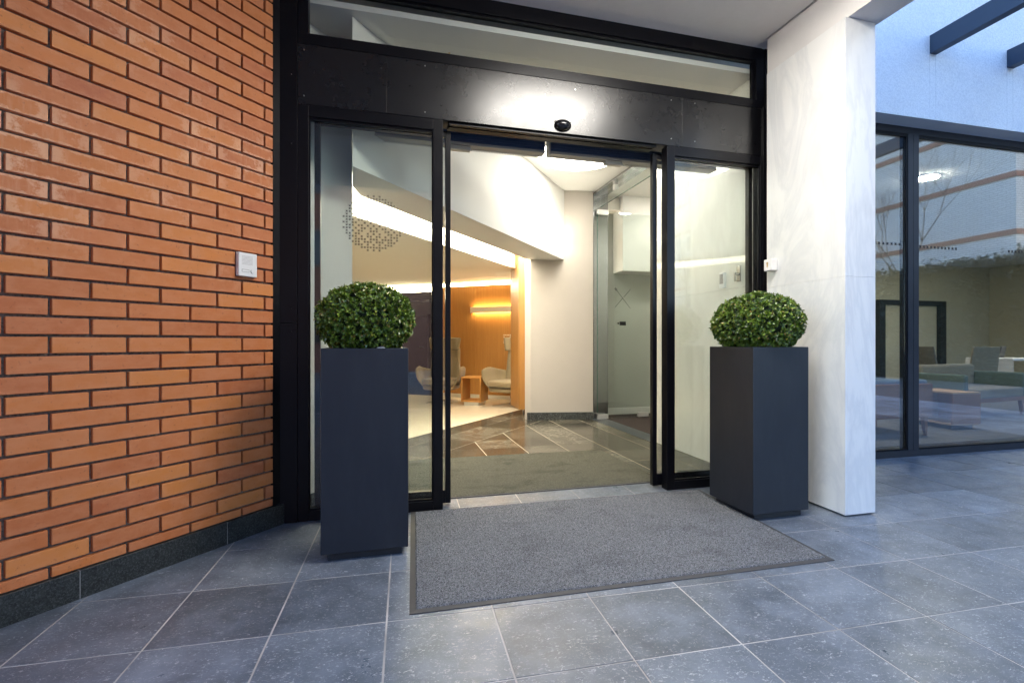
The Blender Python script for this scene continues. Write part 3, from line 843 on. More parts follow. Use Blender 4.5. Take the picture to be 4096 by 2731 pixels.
def box_ball(cx, cy, cz, rx, rz, seed, label, n=9000):
    t = thing("boxwood_shrub", (cx, cy, 1.03), label, "shrub", "clipped boxwood balls in the planters")
    g = np.random.RandomState(seed)
    # lumpy radius field from a few random lobes
    lob = g.normal(size=(26, 3)); lob /= np.linalg.norm(lob, axis=1)[:, None]
    la = g.uniform(-0.035, 0.045, 26)
    def radf(d): return 1 + (np.exp(-((1 - d @ lob.T) * 9)) @ la)
    nc = n // 6
    d = g.normal(size=(nc, 3)); d /= np.linalg.norm(d, axis=1)[:, None]
    d = d[d[:, 2] > -0.80]
    rad = radf(d) * (1 - np.abs(g.normal(0, 0.055, len(d)))) + np.where(g.rand(len(d)) < 0.06, g.uniform(0, 0.055, len(d)), 0)
    P_ = d * rad[:, None] * np.array([rx, rx, rz])
    nrm = d / np.array([rx, rx, rz]); nrm /= np.linalg.norm(nrm, axis=1)[:, None]
    V = []; F = []
    for c, nn_ in zip(P_, nrm):
        tip = nn_ * 0.75 + g.normal(0, 0.42, 3) + np.array([0, 0, 0.18]); tip /= np.linalg.norm(tip)
        a = np.cross(tip, g.normal(size=3)); a /= np.linalg.norm(a); b = np.cross(tip, a)
        base = c - tip * 0.012
        k = g.randint(5, 9)
        for q in range(k):
            th = q * 2.4 + g.uniform(0, .6)
            out = a * math.cos(th) + b * math.sin(th)
            up = g.uniform(0.35, 1.1)
            dirv = out + tip * up; dirv /= np.linalg.norm(dirv)
            side = np.cross(dirv, tip); s_ = np.linalg.norm(side)
            if s_ < 1e-3: continue
            side /= s_
            nor = np.cross(side, dirv)
            L = g.uniform(0.0145, 0.0225); W = L * 0.29
            o = base + tip * (q * 0.0024)
            p0 = o; p1 = o + dirv * L * 0.45 + side * W + nor * W * 0.35; p2 = o + dirv * L; p3 = o + dirv * L * 0.45 - side * W + nor * W * 0.35; pm = o + dirv * L * 0.5
            i0 = len(V); V += [p0, p1, p2, p3, pm]
            F += [(i0, i0 + 1, i0 + 4), (i0 + 1, i0 + 2, i0 + 4), (i0 + 2, i0 + 3, i0 + 4), (i0 + 3, i0, i0 + 4)]
    V = np.array(V) + np.array([cx, cy, cz])
    me = bpy.data.meshes.new("foliage"); w = Vector((cx, cy, 1.03))
    me.from_pydata([(v[0] - w[0], v[1] - w[1], v[2] - w[2]) for v in V], [], F)
    me.materials.append(M['leaf'])
    o = bpy.data.objects.new("foliage", me); COL.objects.link(o); o.parent = t; o['kind'] = 'stuff'
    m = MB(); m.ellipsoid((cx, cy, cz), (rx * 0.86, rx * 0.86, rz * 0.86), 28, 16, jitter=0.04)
    m.build("dark_core", M['leaf_core'], t)  # solid core closing the gaps, shade put into its colour
    m = MB()
    for k in range(7):
        th = k * 0.9; m.cyl((cx + 0.02 * math.cos(th), cy + 0.02 * math.sin(th), 1.02), (cx + 0.12 * math.cos(th), cy + 0.12 * math.sin(th), cz - 0.05), 0.006, 0.003, n=6)
    m.build("stem", M['stem'], t)
box_ball(-0.104, 2.775, 1.213, 0.252, 0.205, 11, "round clipped boxwood in the left planter, in front of the cross pattern pane", 17000)
box_ball(2.365, 2.705, 1.213, 0.275, 0.200, 23, "round clipped boxwood in the right planter, against the marble wall", 17000)

# ---------------------------------------------------------------- intercom and key switch
ic_ = thing("intercom", (wp(-0.22, 0.02)[0], wp(-0.22, 0.02)[1], 1.465), "white door intercom with one round bell button on the brick wall", "intercom")
def wbox(s0, s1, o0, o1, z0, z1):
    return MB().prism([wp(s0, o0), wp(s1, o0), wp(s1, o1), wp(s0, o1)], z0, z1)
wbox(-0.276, -0.166, 0.001, 0.010, 1.463, 1.594).build("back_box", M['mauve'], ic_, bevel=0.002)
wbox(-0.275, -0.167, 0.0105, 0.0125, 1.4625, 1.5945).build("trim_line", M['white_plastic'], ic_)
wbox(-0.274, -0.164, 0.013, 0.030, 1.462, 1.595).build("front_cover", M['white_plastic'], ic_, bevel=0.006, seg=4)
for i in range(7):
    wbox(-0.255, -0.192, 0.0297, 0.0304, 1.573 - i * 0.0072, 1.5743 - i * 0.0072).build("speaker_slot", M['label_grey'], ic_)
lb = wbox(-0.2555, -0.2125, 0.0297, 0.0303, 1.4865, 1.5015).build("name_frame", M['label_grey'], ic_)
wbox(-0.2535, -0.2145, 0.0300, 0.0306, 1.4885, 1.4995).build("name_card", M['white_plastic'], ic_)
a = wp(-0.194, 0.0298); b = wp(-0.194, 0.0335)
MB().cyl((a[0], a[1], 1.493), (b[0], b[1], 1.493), 0.0105, n=24).build("button_ring", M['label_grey'], ic_)
b = wp(-0.194, 0.0345)
MB().cyl((a[0], a[1], 1.4936), (b[0], b[1], 1.4936), 0.0098, n=24).build("bell_button", M['white_plastic'], ic_)

ks = thing("key_switch", (2.77, 3.03, 1.62), "small white key switch box with brass keyhole on the marble wall", "key switch")
B("switch_box", M['white_plastic'], ks, (2.744, 2.7975, 2.990, 3.067, 1.624, 1.712), bevel=0.007, seg=4)
B("cover_plate", M['white_plastic'], ks, (2.7425, 2.7438, 2.9935, 3.0635, 1.628, 1.708), bevel=0.0005)
MB().cyl((2.7435, 3.030, 1.681), (2.7385, 3.030, 1.681), 0.0078, n=20).build("lock_cylinder", M['brass'], ks)
B("keyhole", M['brass'], ks, (2.7395, 2.7437, 3.0255, 3.0345, 1.652, 1.6755), bevel=0.0008)
B("maker_mark", M['label_grey'], ks, (2.7418, 2.7424, 3.0268, 3.0332, 1.6415, 1.6445))

# ---------------------------------------------------------------- vestibule
YB0, YB1 = 6.548, 6.372
fl = thing("floor", (1.3, 5, 0), None, None); fl['kind'] = 'structure'
dg = Vector((0.6914, 0.7225)).normalized()           # diagonal direction inside
D0 = (0.639, 4.950)
dn = (-dg.y, dg.x)
dcon = dn[0] * D0[0] + dn[1] * D0[1]
MB().prism([(-1.2, 3.402), (2.86, 3.402), (2.86, 6.9), (2.4, 8.0), (-1.2, 8.0)], -0.05, -0.0012).build("floor_joint", M['ingrout'], fl)
ig = 0.0032
for i in range(-5, 6):
    for j in range(-5, 6):
        x0 = 0.935 + i * 0.4205; y0 = 4.895 + j * 0.4135
        q = [(x0 + ig, y0 + ig), (x0 + 0.4205 - ig, y0 + ig), (x0 + 0.4205 - ig, y0 + 0.4135 - ig), (x0 + ig, y0 + 0.4135 - ig)]
        q = clip(q, 0, -1, -3.403); q = clip(q, 1, 0, 2.845); q = clip(q, dn[0], dn[1], dcon - ig)
        if area(q) < 0.002 or q[0][0] < -1.0: continue
        MB().prism(q, -0.04, rng.uniform(-0.0003, 0.0003)).build("tile", M['intile'], fl)
# tiles laid along the diagonal, then the dark border and the pale lounge floor
PF = (0.439, 5.850)
wband = (dn[0] * PF[0] + dn[1] * PF[1]) - dcon
for k in range(-3, 8):
    for r_ in range(2):
        s0, s1 = k * 0.43 + ig, (k + 1) * 0.43 - ig
        t0, t1 = (ig, wband * 0.60 - ig) if r_ == 0 else (wband * 0.60 + ig, wband - 0.002)
        def pt(s, t): return (D0[0] + dg.x * s + dn[0] * t, D0[1] + dg.y * s + dn[1] * t)
        q = [pt(s0, t0), pt(s1, t0), pt(s1, t1), pt(s0, t1)]
        q = clip(q, 1, 0, 2.845); q = clip(q, 0, 1, 7.9)
        if area(q) < 0.002: continue
        MB().prism(q, -0.04, 0.0).build("tile", M['intile'], fl)
lp = [(-4.0, 3.6), (4.0, 3.6), (4.0, 10.6), (-4.0, 10.6)]
lp = clip(lp, -dn[0], -dn[1], -(dcon + wband))
lp = clip(lp, 0.592, 0.805, 0.592 * 1.236 + 0.805 * 9.70 + 0.02)
tag(MB().prism(lp, -0.04, 0.0022).build("lounge_floor", M['lounge_floor']), kind='structure')
tag(B("corridor_floor", M['carpet'], None, (-5, 6, 8.0, 19, -0.05, -0.014)), kind='structure')

bwv = thing("back_wall", (2.35, 6.5, 0), "beige wall opposite the doorway with speckled granite skirting", "wall")
p0, p1 = (1.952, YB0 - 0.012), (2.823, YB1)
MB().slab(p0, p1, 0.25, 0.0, 3.23).build("wall_face", M['beige'], bwv)
MB().slab((1.893, 6.62), (1.9515, 6.5365), 0.2, 0.0, 3.23).build("wall_return", M['beige'], bwv)
for a, b in ((1.90, 1.945), (1.947, 2.355), (2.357, 2.735), (2.737, 2.828)):
    def yb(x): return YB0 + (YB1 - YB0) * (x - 1.878) / (2.823 - 1.878)
    MB().slab((a, yb(a) - 0.016), (b, yb(b) - 0.016), 0.02, 0.0, 0.106).build("skirting_stone", M['granite_in'], bwv, bevel=0.001)

rw = thing("polished_marble_wall", (2.87, 4.0, 0), "polished cream marble wall inside, right of the doorway", "wall")
B("marble_slab", M['marble_in'], rw, (2.845, 2.99, 3.30, 4.74, 0.004, 1.548))
B("marble_slab", M['marble_in'], rw, (2.845, 2.99, 3.30, 4.74, 1.5495, 3.225))
# thermostat on it
th = thing("thermostat", (2.84, 3.72, 1.45), "small white control unit with a screen on the polished marble wall", "control unit")
B("unit_case", M['white_plastic'], th, (2.820, 2.8445, 3.615, 3.675, 1.565, 1.70), bevel=0.004)
B("unit_screen", M['label_grey'], th, (2.8188, 2.8198, 3.622, 3.668, 1.60, 1.685))
hd = thing("wall_fitting", (2.83, 3.45, 1.6), "chrome lever fitting beside the control unit on the marble wall", "wall fitting")
B("back_plate", M['steel'], hd, (2.836, 2.8445, 3.43, 3.475, 1.60, 1.73), bevel=0.002)
MB().cyl((2.80, 3.45, 1.66), (2.836, 3.45, 1.66), 0.012).build("lever_boss", M['chrome'], hd, smooth=False)
B("lever", M['chrome'], hd, (2.795, 2.806, 3.442, 3.458, 1.60, 1.675), bevel=0.003)

lw = thing("left_wall", (-0.35, 3.6, 0), "pale wall standing just behind the left glass side panel", "wall")
MB().prism([(-0.651, 3.300), (-0.2465, 3.770), (-0.30, 3.96), (-0.95, 3.96), (-0.95, 3.300)], 0.0, 3.221).build("wall_face", M['white'], lw)
MB().slab((-0.640, 3.295), (-0.236, 3.765), 0.010, 0.0, 0.085).build("skirting_stone", M['granite_in'], lw)

# dropped diagonal bulkhead
bk = thing("bulkhead", (1.1, 5.3, 2.245), "white angled bulkhead hanging from the entrance ceiling across the lounge opening", "bulkhead")
bd = (2.640, 3.115); bl_ = math.hypot(*bd); bu = (bd[0] / bl_, bd[1] / bl_); bnn = (-bu[1], bu[0])
o0 = (-0.218, 3.337); o1 = (2.419, 6.449)
ww_ = 0.60
MB().prism([o0, o1, (o1[0] - 0.02, o1[1] + 0.3), (1.89, 6.514), (0.641, 5.032), (-0.20, 4.00), (-0.246, 3.772)], 2.245, 3.222).build("bulkhead_box", M['white'], bk, bevel=0.002)

# ceiling of the vestibule
M['vest_ceiling'] = m_plaster('grey_white_ceiling_paint', (0.78, 0.77, 0.73), 0.05, 300, 0.9, 0.02)
tag(MB().prism([(-1.0, 3.50), (2.99, 3.50), (2.99, 6.75), (-1.0, 6.75)], 3.2225, 3.26).build("vestibule_ceiling", M['vest_ceiling']), kind='structure')
tag(B("vestibule_ceiling_edge", M['white_ceiling'], None, (-1.0, 2.99, 3.27, 3.4995, 3.2225, 3.26)), kind='structure')
tag(B("sky_block_slab", M['soffit'], None, (-6, 3.04, 3.20, 20, 3.45, 3.7)), kind='structure')  # unseen slab added to keep sky light out of the rooms
cl = thing("ceiling_lamp", (2.13, 5.14, 3.2), "large round white ceiling lamp glowing inside the entrance", "lamp")
MB().cyl((2.13, 5.14, 3.208), (2.13, 5.14, 3.222), 0.50, n=64).build("lamp_trim", M['white_ceiling'], cl)
MB().cyl((2.13, 5.14, 3.198), (2.13, 5.14, 3.2075), 0.477, n=64).build("lamp_diffuser", M['lamp_in'], cl)

# steel portal and glass door
sp = thing("steel_portal", (2.86, 5.6, 0), "brushed steel door surround on the right side of the entrance", "door surround")
B("portal_post", M['steel'], sp, (2.832, 3.06, 6.385, 6.50, 0.0, 3.205), bevel=0.002)
B("portal_post", M['steel'], sp, (2.838, 3.00, 4.745, 4.80, 0.0, 3.205), bevel=0.002)
B("portal_lintel", M['steel'], sp, (2.832, 3.03, 4.801, 6.384, 3.172, 3.205), bevel=0.002)
B("threshold_strip", M['sill_steel'], sp, (2.80, 3.02, 4.801, 6.384, -0.02, 0.0035), bevel=0.001)
B("transom_pane", M['glass_in'], sp, (2.925, 2.937, 4.82, 6.37, 3.0, 3.15))
B("pane_edge", M['glass_edge'], sp, (2.9255, 2.9365, 4.82, 6.37, 2.995, 2.9995))
B("pane_clip", M['alu_plate'], sp, (2.905, 2.957, 5.86, 5.92, 3.10, 3.17), bevel=0.003)
gd = thing("glass_door", (2.87, 6.33, 0), "open glass door with fork and knife symbol and black lock at the steel surround", "glass door")
gdir = Vector((0.925, 0.075)).normalized(); gp0 = Vector((2.868, 6.315))
def gp(s, off=0.0): return (gp0.x + gdir.x * s + gdir.y * off, gp0.y + gdir.y * s - gdir.x * off)
def gb(s0, s1, o0, o1, z0, z1): return MB().prism([gp(s0, o0), gp(s1, o0), gp(s1, o1), gp(s0, o1)], z0, z1)
gb(0, 0.95, 0, -0.012, 0.015, 2.94).build("door_pane", M['glass_in'], gd)
gb(-0.004, -0.0004, 0, -0.012, 0.1, 2.90).build("pane_edge", M['glass_edge'], gd)
gb(0.0, 0.165, 0.016, -0.028, 0.010, 0.075).build("hinge_fitting", M['alu_plate'], gd, bevel=0.003)
gb(0.0, 0.165, 0.016, -0.028, 2.885, 2.955).build("hinge_fitting", M['alu_plate'], gd, bevel=0.003)
gb(0.66, 0.83, 0.016, -0.028, 0.010, 0.075).build("floor_bolt", M['alu_plate'], gd, bevel=0.003)
gb(0.355, 0.455, 0.006, 0.0006, 1.33, 1.385).build("door_lock", M['black_glossy'], gd, bevel=0.002)
c1 = gp(0.331, 0.0006); c2 = gp(0.331, 0.006)
MB().cyl((c1[0], c1[1], 1.358), (c2[0], c2[1], 1.358), 0.012, n=16).build("lock_knob", M['black_glossy'], gd)
sy = MB()
def gline(s0, z0, s1, z1, w=0.0055):
    a = Vector((s0, z0)); b = Vector((s1, z1)); d = (b - a).normalized(); nrm = Vector((-d.y, d.x)) * w / 2
    cs = [a + nrm, b + nrm, b - nrm, a - nrm]
    vs = []
    for off in (0.0006, 0.0016):
        for c in cs:
            p = gp(c.x, off); vs.append((p[0], p[1], c.y))
    sy.add(vs, [(0, 1, 2, 3), (7, 6, 5, 4), (0, 4, 5, 1), (1, 5, 6, 2), (2, 6, 7, 3), (3, 7, 4, 0)])
def gpx(x, y):   # symbol drawn in the proportions read off the photograph
    return (0.27 + (x - 632) / (1025 - 632) * 0.262, 1.866 - (y - 487) / (918 - 487) * 0.290)
for (x0, y0, x1, y1) in ((645, 497, 1022, 918), (632, 508, 680, 557), (655, 487, 700, 538), (1025, 512, 860, 683), (832, 708, 640, 908)):
    a = gpx(x0, y0); b = gpx(x1, y1); gline(a[0], a[1], b[0], b[1])
sy.build("fork_and_knife_symbol", M['decal_black'], gd)

# corridor behind the glass door
cw = thing("corridor_wall", (3.7, 6.8, 0), "grey-green wall with white skirting behind the open glass door", "wall")
B("wall_face", M['sage'], cw, (2.98, 4.6, 6.72, 6.85, 0, 3.2))
B("skirting_board", M['skirt_white'], cw, (3.061, 4.6, 6.70, 6.719, 0.0, 0.10), bevel=0.003)
B("side_wall", M['sage'], cw, (4.30, 4.42, 4.0, 6.7195, 0, 3.2))
B("near_wall", M['white'], cw, (3.01, 4.2995, 4.62, 4.73, 0, 3.2))
tag(B("corridor_carpet", M['carpet'], None, (3.021, 4.6, 4.6, 6.8, -0.05, 0.001)), kind='structure')
tag(B("corridor_ceiling", M['white_ceiling'], None, (2.995, 4.6, 4.5, 6.85, 3.207, 3.25)), kind='structure')
cb = B("ceiling_box", M['white'], None, (3.30, 4.29, 6.40, 6.715, 2.12, 3.206), bevel=0.004)
tag(cb, "white square box hanging on the corridor wall behind the glass door", "wall box")
B("cornice", M['cream'], cw, (3.06, 4.29, 6.50, 6.7195, 3.02, 3.2065))
dl = thing("downlight", (3.9, 5.6, 3.2), "small round lit downlight in the corridor ceiling behind the glass door", "downlight")
MB().cyl((3.9, 5.6, 3.195), (3.9, 5.6, 3.2065), 0.13, n=32).build("lamp_trim", M['white_plastic'], dl)
MB().cyl((3.9, 5.6, 3.190), (3.9, 5.6, 3.1945), 0.11, n=32).build("lamp_diffuser", M['downlight_soft'], dl)

# ---------------------------------------------------------------- lounge
lc = thing("lounge_ceiling", (1, 7, 2.3), "low cream ceiling with a long glowing cove over the lounge", "ceiling")
# slot: bright recess between the bulkhead and the trim
n0 = Vector((-0.25, 3.94)); i1 = Vector((0.641, 5.032)); i2 = Vector((1.89, 6.514))
f1 = Vector((0.742, 5.826)); f2 = Vector((1.988, 7.324))
fd = (f2 - f1).normalized(); f0 = f1 - fd * 2.6; f3 = f2 + fd * 0.9
far = [(f0.x, f0.y), (f3.x, f3.y)]
fn = Vector((-fd.y, fd.x))
MB().prism([(f0.x, f0.y), (f3.x, f3.y), (f3.x + fn.x * 0.17, f3.y + fn.y * 0.17), (f0.x + fn.x * 0.17, f0.y + fn.y * 0.17)], 2.225, 2.50).build("cove_trim", M['cream'], lc)
q0 = f0 + fn * 0.1702; q1 = f3 + fn * 0.1702
ceil = [(-5, 3.8), (5, 3.8), (5, 12), (-5, 12)]
cc = fn.x * q0.x + fn.y * q0.y
ceil = clip(ceil, -fn.x, -fn.y, -cc)
ceil = clip(ceil, 0.592, 0.805, 0.592 * 1.236 + 0.805 * 9.70 - 0.10)
MB().prism(ceil, 2.245, 2.30).build("ceiling_panel", M['cream'], lc)
# luminous ceiling of the recess
MB().prism([(-1.2, 3.6), (i2.x + 0.5, i2.y - 0.25), (f3.x + 0.1, f3.y), (f0.x, f0.y + 0.1)], 2.50, 2.52).build("cove_light_panel", M['cove'], lc)
# oak wall
ow = thing("oak_panel_wall", (1.8, 9.3, 0), "honey oak panelled wall behind the lounge chairs", "wall")
w0 = Vector((1.236, 9.701)); w1 = Vector((2.401, 8.843)); wd = (w1 - w0).normalized(); wnr = Vector((-wd.y, wd.x))
def ww(s, off=0.0): return (w0.x + wd.x * s - wnr.x * off, w0.y + wd.y * s - wnr.y * off)
for a, b in ((-0.32, 0.55), (0.552, 1.16), (1.162, 2.3)):
    MB().prism([ww(a, 0), ww(b, 0), ww(b, -0.04), ww(a, -0.04)], 0.07, 2.19).build("wall_panel", M['wood'], ow, bevel=0.001)
MB().prism([ww(-0.32, -0.002), ww(2.3, -0.002), ww(2.3, -0.02), ww(-0.32, -0.02)], 0.0, 0.068).build("skirting_board", M['alu_plate'], ow)
MB().prism([ww(-0.32, -0.07), ww(2.3, -0.07), ww(2.3, -0.12), ww(-0.32, -0.12)], 2.15, 2.26).build("top_cove_light", M['cove_hot'], ow)
MB().prism([ww(-0.32, -0.125), ww(2.3, -0.125), ww(2.3, -0.2), ww(-0.32, -0.2)], 0.0, 2.6).build("wall_backing", M['cream'], ow)
MB().prism([ww(-2.6, 0), ww(-0.33, 0), ww(-0.33, -0.06), ww(-2.6, -0.06)], 2.12, 2.22).build("cove_light_panel", M['cove_hot'], ow)
MB().prism([ww(-2.6, -0.061), ww(-0.33, -0.061), ww(-0.33, -0.12), ww(-2.6, -0.12)], 2.12, 2.40).build("cove_backing", M['cream'], ow)
# emblem of small white crosses on the oak
em = MB()
pat = ["XXXXX", "X...X", "XXXX.", "X....", "XXXX."]
for r_, row in enumerate(pat):
    for c_, ch in enumerate(row):
        if ch == 'X':
            p = ww(1.155 + c_ * 0.032, 0.0005)
            em.cross((p[0], p[1], 1.222 - r_ * 0.036), (wd.x, wd.y, 0), (0, 0, 1), 0.0125, 0.0035, (-wnr.x * 0.001, -wnr.y * 0.001, 0))
em.build("cross_emblem", M['decal_white'], ow)
# sconce
sc_ = thing("wall_sconce", (ww(0.93)[0], ww(0.93)[1], 1.66), "long bar wall lamp glowing up and down on the oak wall", "wall lamp")
s0_, s1_ = 0.478, 1.425
MB().prism([ww(s0_, 0.085), ww(s1_, 0.085), ww(s1_, 0.075), ww(s0_, 0.075)], 1.655, 1.765).build("lamp_shade", M['shade'], sc_)
MB().prism([ww(s0_ + 0.03, 0.060), ww(s1_ - 0.03, 0.060), ww(s1_ - 0.03, 0.035), ww(s0_ + 0.03, 0.035)], 1.672, 1.748).build("light_tube", M['sconce_glow'], sc_)
MB().prism([ww(s0_, 0.0745), ww(s0_ + 0.02, 0.0745), ww(s0_ + 0.02, 0.001), ww(s0_, 0.001)], 1.66, 1.76).build("bracket", M['alu_plate'], sc_)
MB().prism([ww(s1_ - 0.02, 0.0745), ww(s1_, 0.0745), ww(s1_, 0.001), ww(s1_ - 0.02, 0.001)], 1.66, 1.76).build("bracket", M['alu_plate'], sc_)
# oak sliding leaf / jamb in front of the back wall
oj = thing("oak_door_edge", (1.95, 6.99, 0), "tall honey oak door edge standing left of the beige wall", "door")
MB().prism([(1.906, 7.010), (1.999, 6.962), (2.03, 7.03), (1.935, 7.6)], 0.085, 2.60).build("door_panel", M['wood'], oj, bevel=0.001)
B("door_foot", M['steel'], oj, (1.965, 1.985, 6.985, 7.005, -0.001, 0.0849))

# wing chairs
def wing_chair(label):
    t = thing("wing_chair", (0, 0, 0), label, "armchair", "taupe wing chairs in the lounge")
    # bucket shell
    nu, nv = 30, 8
    vs, fs = [], []
    for j in range(nv + 1):
        v = j / nv
        for i in range(nu + 1):
            u = -1 + 2 * i / nu
            th = u * R(128)
            top = 0.655 - 0.045 * math.cos(u * math.pi) * 0 + 0.0
            fr = max(0.0, abs(u) - 0.80) / 0.20
            topz = 0.56 + 0.10 * min(1.0, abs(u) / 0.8) ** 1.5 - 0.05 * fr ** 2
            z = 0.265 + (topz - 0.265) * v
            k = 0.60 + 0.40 * math.sin(min(1, v * 1.35) * math.pi / 2)
            x = 0.385 * math.sin(th) * k * (1 + 0.05 * v)
            y = 0.33 * math.cos(th) * k + 0.02
            if abs(th) > R(90):   # arms run forward, straight
                e = (abs(th) - R(90)) / R(38)
                x = math.copysign(0.385 * k * (1 + 0.05 * v) * (1 - 0.05 * e), th); y = 0.02 - 0.36 * e * (0.62 + 0.38 * k)
            vs.append((x, y, z))
    for j in range(nv):
        for i in range(nu):
            a = j * (nu + 1) + i; fs.append((a, a + 1, a + nu + 2, a + nu + 1))
    m = MB(); m.add(vs, fs); o = m.build("arm_shell", M['chair_fabric'], t, smooth=True)
    s = o.modifiers.new("thick", 'SOLIDIFY'); s.thickness = 0.045; s.offset = 0
    x = o.modifiers.new("sm", 'SUBSURF'); x.levels = 1; x.render_levels = 1
    # seat
    m = MB(); pl = []
    for i in range(28):
        th = 2 * math.pi * i / 28
        ex = math.copysign(abs(math.cos(th)) ** 0.6, math.cos(th)) * 0.325; ey = math.copysign(abs(math.sin(th)) ** 0.6, math.sin(th)) * 0.33
        pl.append((ex, ey - 0.04))
    m.prism(pl, 0.33, 0.43); m.build("seat_cushion", M['chair_fabric'], t, bevel=0.03, seg=4)
    m = MB(); m.prism([(p[0] * 0.96, p[1] * 0.96) for p in pl], 0.245, 0.328); m.build("seat_pan", M['chair_fabric'], t, bevel=0.03, seg=3)
    m = MB(); m.prism([(p[0] * 1.004, p[1] * 1.004) for p in pl], 0.326, 0.334); m.build("piping", M['chair_piping'], t)
    # back and head
    def curved(z0, z1, half0, half1, y0, y1, curl, nseg=14, nz=8):
        vs, fs = [], []
        for j in range(nz + 1):
            v = j / nz; hw = half0 + (half1 - half0) * v; yy = y0 + (y1 - y0) * v; z_ = z0 + (z1 - z0) * v
            for i in range(nseg + 1):
                u = -1 + 2 * i / nseg
                vs.append((u * hw, yy - curl * abs(u) ** 2.4, z_))
        for j in range(nz):
            for i in range(nseg):
                a = j * (nseg + 1) + i; fs.append((a, a + 1, a + nseg + 2, a + nseg + 1))
        return vs, fs
    m = MB(); m.add(*curved(0.36, 0.97, 0.27, 0.255, 0.285, 0.36, 0.07)); o = m.build("backrest", M['chair_fabric'], t, smooth=True)
    s = o.modifiers.new("thick", 'SOLIDIFY'); s.thickness = 0.06; s.offset = 0
    m = MB(); m.add(*curved(0.93, 1.17, 0.262, 0.30, 0.35, 0.365, 0.17)); o = m.build("headrest", M['chair_fabric'], t, smooth=True)
    s = o.modifiers.new("thick", 'SOLIDIFY'); s.thickness = 0.055; s.offset = 0
    x = o.modifiers.new("sm", 'SUBSURF'); x.levels = 1; x.render_levels = 1
    m = MB(); m.cyl((0, 0, 0.04), (0, 0, 0.246), 0.022, n=16); m.build("pedestal", M['chrome'], t, smooth=False)
    for k in range(4):
        th = R(45 + 90 * k)
        c, s_ = math.cos(th), math.sin(th)
        m = MB()
        w_ = 0.018
        m.add([(-s_ * w_, c * w_, 0.02), (s_ * w_, -c * w_, 0.02), (0.33 * c + s_ * w_ * .7, 0.33 * s_ - c * w_ * .7, 0.0), (0.33 * c - s_ * w_ * .7, 0.33 * s_ + c * w_ * .7, 0.0),
               (-s_ * w_, c * w_, 0.048), (s_ * w_, -c * w_, 0.048), (0.33 * c + s_ * w_ * .7, 0.33 * s_ - c * w_ * .7, 0.012), (0.33 * c - s_ * w_ * .7, 0.33 * s_ + c * w_ * .7, 0.012)],
              [(3, 2, 1, 0), (4, 5, 6, 7), (0, 1, 5, 4), (1, 2, 6, 5), (2, 3, 7, 6), (3, 0, 4, 7)])
        m.build("base_foot", M['chrome'], t)
    return t
ch1 = wing_chair("taupe wing chair left of the oak cube table")
ch2 = copy_tree(ch1)
ch1.location = (0.975, 8.88, 0.0026); ch1.rotation_euler = (0, 0, R(-20))
ch2['label'] = "taupe wing chair right of the oak cube table, partly hidden by the oak door edge"
ch2.location = (2.07, 8.09, 0.0026); ch2.rotation_euler = (0, 0, R(-48))
# cube table
st = thing("side_table", (0, 0, 0), "open oak cube side table between the two wing chairs", "table")
hw, hd_, th_ = 0.18, 0.195, 0.022
B("table_top", M['wood_x'], st, (-hw, hw, -hd_, hd_, 0.488 - th_, 0.488), bevel=0.0015)
B("table_bottom", M['wood_x'], st, (-hw, hw, -hd_, hd_, 0.062, 0.062 + th_), bevel=0.0015)
B("side_panel", M['wood'], st, (-hw, -hw + th_, -hd_, hd_, 0.0845, 0.4655), bevel=0.001)
B("side_panel", M['wood'], st, (hw - th_, hw, -hd_, hd_, 0.0845, 0.4655), bevel=0.001)
B("plinth", M['alu_plate'], st, (-0.135, 0.135, -0.165, 0.165, 0.0, 0.0615))
st.location = (1.49, 8.40, 0.0026); st.rotation_euler = (0, 0, R(-31))

# end of the corridor beyond the lounge
ew = thing("corridor_end_wall", (1, 17.5, 0), "grey wall with a dark brown door at the far end beyond the lounge", "wall")
B("wall_face", M['beige'], ew, (-5, 6, 17.5, 17.7, 0, 3.4))
B("brown_door", M['brown_door'], ew, (0.35, 1.40, 17.45, 17.4995, 0.0, 1.99), bevel=0.004)
B("door_frame", M['taupe'], ew, (1.405, 1.50, 17.44, 17.4995, 0.0, 2.07))
B("door_handle", M['chrome'], ew, (1.10, 1.25, 17.36, 17.40, 0.90, 0.93), bevel=0.006)
tag(B("corridor_far_ceiling", M['white_ceiling'], None, (-5, 6, 9.9, 17.7, 2.75, 2.8)), kind='structure')
tag(B("lounge_side_wall", M['cream'], None, (-5.1, -4.9, 3.4, 17.7, 0, 3.4)), "cream side wall at the far left of the lounge", "wall")
tag(B("lounge_right_wall", M['cream'], None, (3.10, 3.2, 6.90, 17.4, 0, 3.4)), "cream side wall behind the beige wall, right of the lounge", "wall")
tag(B("lounge_back_partition", M['cream'], None, (-4.89, -0.96, 3.40, 3.55, 0, 3.4)), "cream wall behind the brick wall, at the lounge side", "wall")
sg = thing("hanging_sign", (0.85, 11.4, 2.0), "black hanging direction sign reading 12-21 with an arrow", "sign")
B("sign_board", M['decal_black'], sg, (0.415, 1.20, 11.40, 11.43, 2.005, 2.085), bevel=0.001)
for x in (0.72, 1.10):
    MB().cyl((x, 11.415, 2.085), (x, 11.415, 2.75), 0.003, n=6).build("hanger_wire", M['steel'], sg)
fc = bpy.data.curves.new("sign_text", 'FONT'); fc.body = "\u00b7 12 - 21"; fc.size = 0.066; fc.extrude = 0.0006; fc.align_x = 'LEFT'
fo = bpy.data.objects.new("sign_text", fc); COL.objects.link(fo); fo.parent = sg
fo.rotation_euler = (R(90), 0, 0); fo.location = (0.85 - 0.85 + 0.0, 11.398 - 11.4, 2.022 - 2.0)
fc.materials.append(M['decal_white'])
bpy.context.view_layer.update()
tm_ = bpy.data.meshes.new_from_object(fo.evaluated_get(bpy.context.evaluated_depsgraph_get()))
